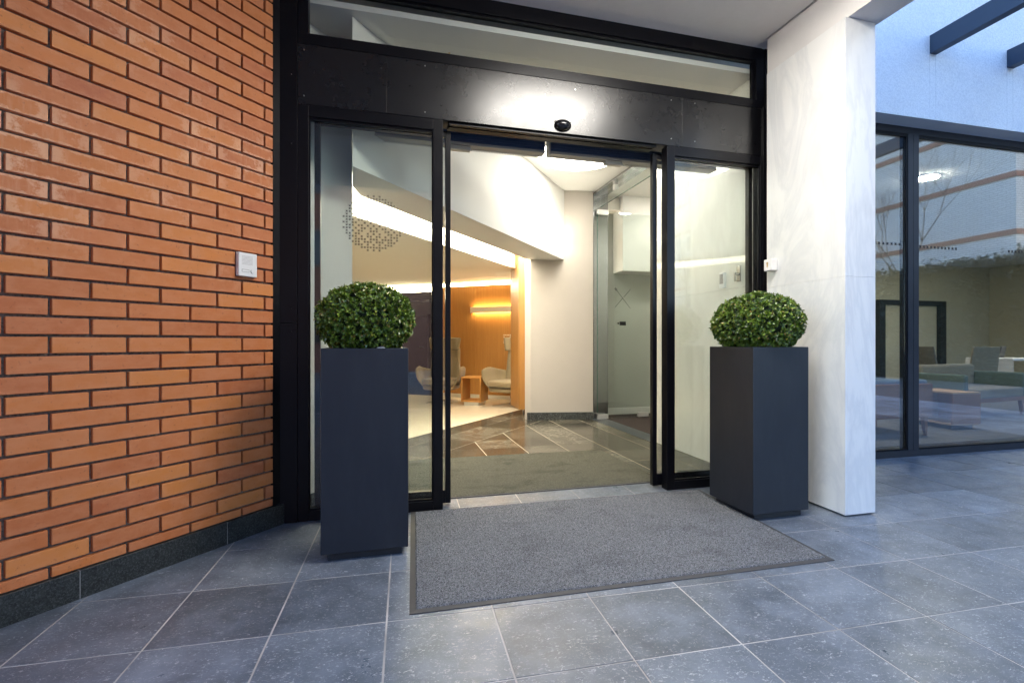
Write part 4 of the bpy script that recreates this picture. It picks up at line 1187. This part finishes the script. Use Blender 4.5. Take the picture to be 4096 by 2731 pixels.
t2 = bpy.data.objects.new("sign_lettering", tm_); COL.objects.link(t2); t2.parent = sg
t2['kind'] = 'stuff'; t2.location = fo.location; t2.rotation_euler = fo.rotation_euler
bpy.data.objects.remove(fo)
ar = MB()
for (x0, z0, x1, z1) in ((0.535, 2.070, 0.478, 2.020), (0.478, 2.020, 0.478, 2.045), (0.478, 2.020, 0.508, 2.020)):
    a = Vector((x0, z0)); b = Vector((x1, z1)); d = (b - a).normalized(); nr = Vector((-d.y, d.x)) * 0.003
    cs = [a + nr, b + nr, b - nr, a - nr]
    ar.add([(c.x, 11.3995, c.y) for c in cs] + [(c.x, 11.3985, c.y) for c in cs], [(0, 1, 2, 3), (7, 6, 5, 4), (0, 4, 5, 1), (1, 5, 6, 2), (2, 6, 7, 3), (3, 7, 4, 0)])
ar.build("arrow_mark", M['decal_white'], sg)

# ---------------------------------------------------------------- courtyard: glazing, stucco, beams
C0 = Vector((3.05, 3.584)); C1 = Vector((9.6, 3.480)); cdv = (C1 - C0).normalized(); cnv = Vector((cdv.y, -cdv.x))
def cp(x, off=0.0):
    s = (x - C0.x) / cdv.x
    return (C0.x + cdv.x * s + cnv.x * off, C0.y + cdv.y * s + cnv.y * off)
def cbx(x0, x1, o0, o1, z0, z1): return MB().prism([cp(x0, o0), cp(x1, o0), cp(x1, o1), cp(x0, o1)], z0, z1)
gw = thing("glazed_wall", (6.0, 3.54, 0), "dark framed floor to ceiling restaurant windows across the courtyard", "window")
wf = MB()
for mb in (cbx(3.05, 9.5, 0.0, -0.08, 0.0, 0.062), cbx(3.05, 9.5, 0.0, -0.08, 3.085, 3.147), cbx(4.822, 4.955, 0.0015, -0.08, 0.0635, 3.0835), cbx(6.90, 7.03, 0.0015, -0.08, 0.0635, 3.0835), cbx(8.9, 9.03, 0.0015, -0.08, 0.0635, 3.0835)):
    wf.add(mb.v, mb.f)
wf.build("window_frame", M['window_frame'], gw)
MB().prism([cp(4.888, 0.0025), cp(4.890, 0.0025), cp(4.890, -0.01), cp(4.888, -0.01)], 0.0635, 3.0835).build("mullion_joint", M['black_glossy'], gw)
for a, b in ((3.05, 4.822), (4.955, 6.90), (7.03, 8.9)):
    cbx(a, b, -0.020, -0.032, 0.062, 3.085).build("window_pane", M['glass_court'], gw)
    cbx(b - 0.016, b - 0.002, -0.004, -0.018, 0.064, 3.083).build("glazing_bead", M['black'], gw)
    cbx(a, b, -0.002, -0.018, 3.055, 3.0845).build("glazing_bead", M['black'], gw)
    cbx(a, b, -0.002, -0.018, 0.0625, 0.078).build("glazing_bead", M['black'], gw)
dx = MB()
def xrow(xs, z):
    for x in xs:
        p = cp(x, -0.0185)
        dx.cross((p[0], p[1], z), (cdv.x, cdv.y, 0), (0, 0, 1), 0.0155, 0.0040, (cnv.x * 0.0006, cnv.y * 0.0006, 0))
xrow([4.40 + i * 0.0492 for i in range(8)], 2.028)
xrow([4.998 + i * 0.0455 for i in range(11)], 2.016)
xrow([6.169 + i * 0.0455 for i in range(9)], 2.022)
dx.build("cross_row_decal", M['decal_black'], gw)
# wall above
S0v = Vector((3.05, 3.410)); S1v = Vector((9.6, 3.318)); 
def spt(x, off=0.0):
    d = (S1v - S0v).normalized(); s = (x - S0v.x) / d.x
    return (S0v.x + d.x * s + d.y * off, S0v.y + d.y * s - d.x * off)
sw = thing("rendered_wall", (6, 3.4, 3.15), "bright white rough rendered wall above the restaurant windows", "wall")
MB().prism([spt(3.05), spt(9.6), cp(9.6, -0.3), cp(3.05, -0.3)], 3.148, 7.2).build("wall_face", M['stucco'], sw)
MB().prism([spt(3.05, -0.004), spt(9.6, -0.004), cp(9.6, -0.1), cp(3.05, -0.1)], 3.1475, 3.1479).build("recess_underside", M['stucco_plain'], sw)
# steel beams out from the wall
def beam(x0, x1, label):
    t = thing("pergola_beam", (x0, 3.3, 3.76), label, "beam", "dark steel pergola beams over the courtyard")
    dr = Vector((-math.sin(0.030), -math.cos(0.030)))
    def bp(x, d):
        p = spt(x, 0.002); return (p[0] + dr.x * d, p[1] + dr.y * d)
    MB().prism([bp(x0, 0), bp(x0, 5.2), bp(x0 + 0.008, 5.2), bp(x0 + 0.008, 0)], 3.762, 3.908).build("beam_web", M['beam'], t)
    MB().prism([bp(x0 - 0.0004, 0), bp(x0 - 0.0004, 5.2), bp(x1, 5.2), bp(x1, 0)], 3.752, 3.7616).build("bottom_flange", M['beam'], t)
    MB().prism([bp(x0 - 0.0004, 0), bp(x0 - 0.0004, 5.2), bp(x1, 5.2), bp(x1, 0)], 3.9084, 3.918).build("top_flange", M['beam'], t)
    MB().prism([bp(x0 + 0.022, 0.01), bp(x0 + 0.022, 5.2), bp(x0 + 0.030, 5.2), bp(x0 + 0.030, 0.01)], 3.7617, 3.772).build("flange_lip", M['beam'], t)
beam(4.850, 4.928, "left dark steel beam running out from the rendered wall")
beam(5.822, 5.908, "right dark steel beam running out from the rendered wall, cut by the picture edge")
beam(6.80, 6.88, "third dark steel beam, right of the picture edge")

# ---------------------------------------------------------------- restaurant room
tag(B("restaurant_floor", M['carpet_grey'], None, (4.43, 16, 3.95, 15, -0.05, 0.002)), kind='structure')
tag(MB().prism([cp(3.1, -0.081), cp(12, -0.081), (12, 3.9495), (3.1, 3.9495)], -0.05, 0.001).build("restaurant_floor_border", M['intile']), kind='structure')
tag(B("restaurant_ceiling", M['white_ceiling'], None, (4.43, 16, 3.645, 15, 3.10, 3.14)), kind='structure')
rwl = thing("restaurant_wall", (9, 10, 0), "ochre restaurant back wall with doors seen through the windows", "wall")
B("wall_face", M['ochre'], rwl, (4.43, 16, 9.6, 9.8, 0, 3.1))
B("wall_panel", M['taupe'], rwl, (5.8, 8.10, 9.52, 9.5995, 0, 2.5))
B("wall_panel", M['wood'], rwl, (9.55, 11.2, 9.55, 9.5995, 0, 2.4))
for i in range(7):
    B("wood_slat", M['brown_door'], rwl, (9.60 + i * 0.14, 9.66 + i * 0.14, 9.50, 9.5495, 0.05, 2.38))
B("door_frame", M['decal_black'], rwl, (11.95, 12.15, 9.50, 9.5995, 0, 2.15), (14.0, 14.2, 9.50, 9.5995, 0, 2.15), (12.151, 13.999, 9.50, 9.5995, 2.03, 2.15))
tag(B("restaurant_side_wall", M['ochre'], None, (15.9, 16.1, 3.7, 9.59, 0, 3.1)), "ochre side wall at the far right of the restaurant", "wall")
tag(B("restaurant_near_wall", M['ochre'], None, (4.4225, 4.4295, 3.9, 9.59, 0, 3.1)), "ochre side wall at the left of the restaurant", "wall")
for k, (x, y) in enumerate(((6.37, 4.47), (9.3, 7.9), (11.9, 6.3))):  # the last two are added to brighten the room
    t = thing("downlight", (x, y, 3.09), ["round lit ceiling downlight behind the X-marked restaurant window", "added round downlight brightening the depth of the restaurant", "added round downlight brightening the right of the restaurant"][k], "downlight", "restaurant downlights")
    MB().cyl((x, y, 3.088), (x, y, 3.0995), 0.125, n=32).build("lamp_trim", M['white_plastic'], t)
    MB().cyl((x, y, 3.080), (x, y, 3.0875), 0.105, n=32).build("lamp_diffuser", M['downlight'], t)

def armchair(w, d, arm_mat, label, wood_back=True):
    t = thing("lounge_armchair", (0, 0, 0), label, "armchair", "low lounge armchairs in the restaurant")
    B("seat_cushion", M['sofa_tan'] if not wood_back else M['sofa_blue'], t, (-w / 2 + 0.1, w / 2 - 0.1, -d / 2, d / 2 - 0.12, 0.28, 0.42), bevel=0.03, seg=4)
    B("seat_frame", M['walnut'], t, (-w / 2, w / 2, -d / 2 + 0.02, d / 2, 0.22, 0.2795), bevel=0.004)
    for sx in (-1, 1):
        x0 = sx * w / 2
        B("armrest", M[arm_mat], t, (min(x0, x0 - sx * 0.10), max(x0, x0 - sx * 0.10), -d / 2, d / 2 - 0.10, 0.28, 0.63), bevel=0.03, seg=4)
    if wood_back:
        B("back_panel", M['walnut'], t, (-w / 2, w / 2, d / 2 - 0.04, d / 2, 0.28, 0.61), bevel=0.003)
        B("back_cushion", M['sofa_blue'], t, (-w / 2 + 0.01, w / 2 - 0.01, d / 2 - 0.16, d / 2 - 0.0405, 0.40, 0.655), bevel=0.03, seg=4)
    else:
        B("back_cushion", M['sofa_tan'], t, (-w / 2 + 0.11, w / 2 - 0.11, d / 2 - 0.22, d / 2 - 0.05, 0.40, 0.74), bevel=0.05, seg=4)
        B("back_panel", M['sofa_green'], t, (-w / 2, w / 2, d / 2 - 0.0495, d / 2, 0.28, 0.66), bevel=0.02, seg=3)
    for sx in (-1, 1):
        for sy_ in (-1, 1):
            m = MB(); x = sx * (w / 2 - 0.05); y = sy_ * (d / 2 - 0.06)
            m.add([(x - .014 + sx * .02, y - .014, 0), (x + .014 + sx * .02, y - .014, 0), (x + .014 + sx * .02, y + .014, 0), (x - .014 + sx * .02, y + .014, 0),
                   (x - .025, y - .025, .219), (x + .025, y - .025, .219), (x + .025, y + .025, .219), (x - .025, y + .025, .219)],
                  [(3, 2, 1, 0), (4, 5, 6, 7), (0, 1, 5, 4), (1, 2, 6, 5), (2, 3, 7, 6), (3, 0, 4, 7)])
            m.build("leg", M['walnut'], t)
    return t
a1 = armchair(0.86, 0.74, 'sofa_blue', "blue-grey armchair with wooden back turned to the window")
a1.location = (5.70, 4.62, 0.003); a1.rotation_euler = (0, 0, R(180 - 2))
a2 = armchair(1.55, 0.80, 'sofa_green', "grey-green two-seat armchair with tan seat right of the wooden coffee table", False)
a2.location = (8.50, 5.45, 0.003); a2.rotation_euler = (0, 0, R(6))
ct = thing("coffee_table", (0, 0, 0), "low reddish wooden box table between the restaurant armchairs", "table")
B("table_top", M['table_top'], ct, (-0.20, 0.20, -0.27, 0.27, 0.445, 0.465), bevel=0.002)
B("side_panel", M['walnut'], ct, (-0.199, 0.199, -0.269, -0.245, 0.075, 0.4445), bevel=0.002)
B("side_panel", M['walnut'], ct, (-0.199, 0.199, 0.245, 0.269, 0.075, 0.4445), bevel=0.002)
B("side_panel", M['walnut'], ct, (0.175, 0.199, -0.2445, 0.2445, 0.075, 0.4445))
B("table_bottom", M['table_top'], ct, (-0.199, 0.199, -0.2445, 0.2445, 0.055, 0.0745))
B("plinth", M['window_frame'], ct, (-0.15, 0.15, -0.21, 0.21, 0.0, 0.0545))
ct.location = (7.00, 4.70, 0.003); ct.rotation_euler = (0, 0, R(-7))

def dining_chair(label, mat):
    t = thing("dining_chair", (0, 0, 0), label, "chair", "high backed restaurant dining chairs")
    B("seat", M[mat], t, (-0.22, 0.22, -0.22, 0.22, 0.42, 0.49), bevel=0.02, seg=3)
    m = MB(); m.add([(-.22, .18, .46), (.22, .18, .46), (.22, .23, .46), (-.22, .23, .46), (-.21, .30, 1.0), (.21, .30, 1.0), (.21, .34, 1.0), (-.21, .34, 1.0)],
                    [(3, 2, 1, 0), (4, 5, 6, 7), (0, 1, 5, 4), (1, 2, 6, 5), (2, 3, 7, 6), (3, 0, 4, 7)])
    m.build("backrest", M[mat], t, bevel=0.012, seg=3)
    for sx in (-1, 1):
        for sy_ in (-1, 1):
            B("leg", M['brown_door'], t, (sx * 0.19 - 0.018, sx * 0.19 + 0.018, sy_ * 0.19 - 0.018, sy_ * 0.19 + 0.018, 0, 0.4195))
    return t
dspots = [((6.55, 6.0, 0.003), 180, 'dark_fabric', "dark brown high backed dining chair behind the left restaurant pane"),
          ((8.35, 7.5, 0.003), 250, 'grey_fabric', "grey dining chair in side view left of the wood slats"),
          ((10.55, 7.2, 0.003), 80, 'grey_fabric', "slim grey dining chair in side view right of the wood slats"),
          ((11.15, 6.95, 0.003), 150, 'sofa_tan', "wide tan dining chair at the white restaurant table"),
          ((12.4, 7.6, 0.003), 200, 'dark_fabric', "dark dining chair beyond the white restaurant table")]
for loc, rot, mat, lab in dspots:
    d = dining_chair(lab, mat); d.location = loc; d.rotation_euler = (0, 0, R(rot))
dt = thing("dining_table", (12.1, 7.05, 0), "restaurant table with a white cloth behind the armchair", "table")
B("table_top", M['white'], dt, (11.75, 12.9, 6.7, 7.5, 0.725, 0.765), bevel=0.004)
B("table_leg", M['steel'], dt, (12.25, 12.35, 7.05, 7.15, 0.003, 0.7245))
B("table_cloth", M['white'], dt, (11.748, 11.76, 6.70, 7.50, 0.45, 0.724))

# ---------------------------------------------------------------- across the court (seen as reflections)
def m_palebrick():
    m = new_mat("pale_brickwork", rough=0.9); t = NT(m); p = t.coord()
    b = t.n("ShaderNodeTexBrick")
    b.inputs["Scale"].default_value = 1.0; b.inputs["Brick Width"].default_value = 0.26; b.inputs["Row Height"].default_value = 0.085
    b.inputs["Mortar Size"].default_value = 0.008
    b.inputs["Color1"].default_value = (0.62, 0.61, 0.57, 1); b.inputs["Color2"].default_value = (0.54, 0.53, 0.50, 1); b.inputs["Mortar"].default_value = (0.17, 0.17, 0.16, 1)
    sep = t.n("ShaderNodeSeparateXYZ"); t.l(p, sep.inputs[0])
    cmb = t.n("ShaderNodeCombineXYZ"); t.l(t.math('ADD', sep.outputs[1], sep.outputs[0]), cmb.inputs[0]); t.l(sep.outputs[2], cmb.inputs[1])
    t.l(cmb.outputs[0], b.inputs["Vector"]); t.color(b.outputs["Color"]); return m
M['pale_brick'] = m_palebrick()
M['terracotta'] = m_plaster("terracotta_band", (0.30, 0.15, 0.10), 0.2, 60)
ob = thing("apartment_building", (23, -15, 0), "pale brick apartment building with terracotta bands, mirrored in the restaurant windows", "building")
B("wall", M['pale_brick'], ob, (21.8, 30, -30, -5.9, -0.1, 21.0))
B("wall", M['pale_brick'], ob, (23.5, 30, -5.8999, 4, -0.1, 21.0))
for z in (5.0, 7.1, 9.2, 11.3, 13.4):
    B("string_course", M['terracotta'], ob, (21.76, 30.02, -30.02, -5.86, z, z + 0.2))
    B("string_course", M['terracotta'], ob, (23.46, 30.02, -5.8599, 4, z, z + 0.2))
def owin(y, z, x):
    f = B("window", M['skirt_white'], ob, (x - 0.04, x + 0.05, y - 0.65, y + 0.65, z, z + 1.3))
    B("pane", M['black_glossy'], f, (x - 0.05, x - 0.0405, y - 0.55, y + 0.55, z + 0.1, z + 1.2))
for y in (-4.6, -1.8):
    for z in (3.5, 5.6, 7.7): owin(y, z, 23.5)
for y in (-16, -20, -25):
    for z in (3.5, 5.6, 7.7): owin(y, z, 21.8)
rb = thing("brick_house", (-3, -16, 0), "dark red brick house behind the viewer, mirrored in the left glass", "building")
M['red_brick'] = new_mat("dark_red_brickwork", (0.17, 0.075, 0.05), 0.9)
B("wall", M['red_brick'], rb, (-16, 6.5, -20, -13, -0.1, 8.5))
for z in (1.0, 3.9, 6.6):
    for x in (-13, -8, -3, 3.0):
        f = B("window", M['brown_door'], rb, (x - 0.7, x + 0.7, -13.0, -12.95, z, z + 1.4))
        B("pane", M['black_glossy'], f, (x - 0.62, x + 0.62, -12.9495, -12.93, z + 0.08, z + 1.32))
def hedge(x0, x1, y0, y1, h, seed, label):
    t = thing("hedge", ((x0 + x1) / 2, (y0 + y1) / 2, -0.08), label, "hedge", "hedges across the court")
    B("dark_core", M['leaf_core'], t, (x0 + 0.15, x1 - 0.15, y0 + 0.15, y1 - 0.15, -0.08, h - 0.15))  # solid box behind the leaves, coloured as dark as their shade
    g = np.random.RandomState(seed); V = []; F = []
    for k in range(16000):
        u, v = g.rand(2); side = g.randint(3)
        if side == 0: c = np.array([x0, y0 + (y1 - y0) * u, h * v])
        elif side == 1: c = np.array([x0 + (x1 - x0) * u, y1, h * v])
        else: c = np.array([x0 + (x1 - x0) * u, y0 + (y1 - y0) * v, h])
        c = c + g.normal(0, 0.10, 3)
        a_ = g.normal(0, 1, 3) * 0.05; b_ = g.normal(0, 1, 3) * 0.05
        i0 = len(V); V += [c - a_, c + b_, c + a_]; F.append((i0, i0 + 1, i0 + 2))
    m = MB(); m.add(V, F); o = m.build("foliage", M['leaf_dark'], t); o['kind'] = 'stuff'
hedge(15.5, 17.0, -15.0, -1.9, 3.3, 5, "tall dark hedge across the court, mirrored low in the restaurant windows")

def bare_tree(x, y, h, seed, label):
    t = thing("bare_tree", (x, y, -0.08), label, "tree", "trees across the court")
    rr = random.Random(seed); m = MB(); tk = MB()
    tk.cyl((x, y, -0.08), (x, y, h * 0.12), 0.07, 0.06, n=10)
    def grow(p, d, L, r, dep):
        q = p + d * L
        m.cyl(p, q, r, r * 0.7, n=5 if dep < 3 else 3)
        if dep >= 6: return
        for _ in range(3 if dep < 4 else 2):
            nd = (d + Vector((rr.uniform(-.7, .7), rr.uniform(-.7, .7), rr.uniform(-.1, .5)))).normalized()
            grow(q, nd, L * rr.uniform(.62, .85), r * 0.62, dep + 1)
    grow(Vector((x, y, h * 0.12)), Vector((0, 0, 1)), h * 0.2, 0.04, 0)
    tk.build("trunk", M['stem'], t); m.build("crown", M['stem'], t)
bare_tree(16.0, -5.3, 9.0, 4, "bare winter tree across the court, mirrored in the left restaurant pane")
bare_tree(8.2, -5.6, 8.5, 9, "bare winter tree across the court, mirrored in the glass by the doorway")
def conifer(x, y, h, seed, label):
    t = thing("conifer_tree", (x, y, -0.08), label, "tree", "trees across the court")
    MB().cyl((x, y, -0.08), (x, y, h), 0.12, 0.02, n=8).build("trunk", M['stem'], t)
    g = np.random.RandomState(seed); V = []; F = []
    for k in range(9000):
        z = g.uniform(0.12, 1.0) * h; rr = (1 - z / h) * 1.5 + 0.1
        th = g.uniform(0, 6.28); r_ = rr * g.uniform(0.35, 1) ** 0.5
        c = np.array([x + math.cos(th) * r_, y + math.sin(th) * r_, z - 0.25 * r_])
        out = (np.array([math.cos(th), math.sin(th), 0.25]) + g.normal(0, 0.5, 3)) * g.uniform(0.08, 0.20); sd = g.normal(0, 1, 3) * 0.028
        i0 = len(V); V += [c - sd, c + sd, c + out]; F.append((i0, i0 + 1, i0 + 2))
    m = MB(); m.add(V, F); o = m.build("crown", M['leaf_dark'], t)
conifer(14.3, -0.2, 5.0, 8, "dark conifer across the court, mirrored in the right restaurant pane")

# keep bevel normals clean on planar meshes
for o in bpy.data.objects:
    if o.type == 'MESH' and o.modifiers.get("bevel"):
        pass
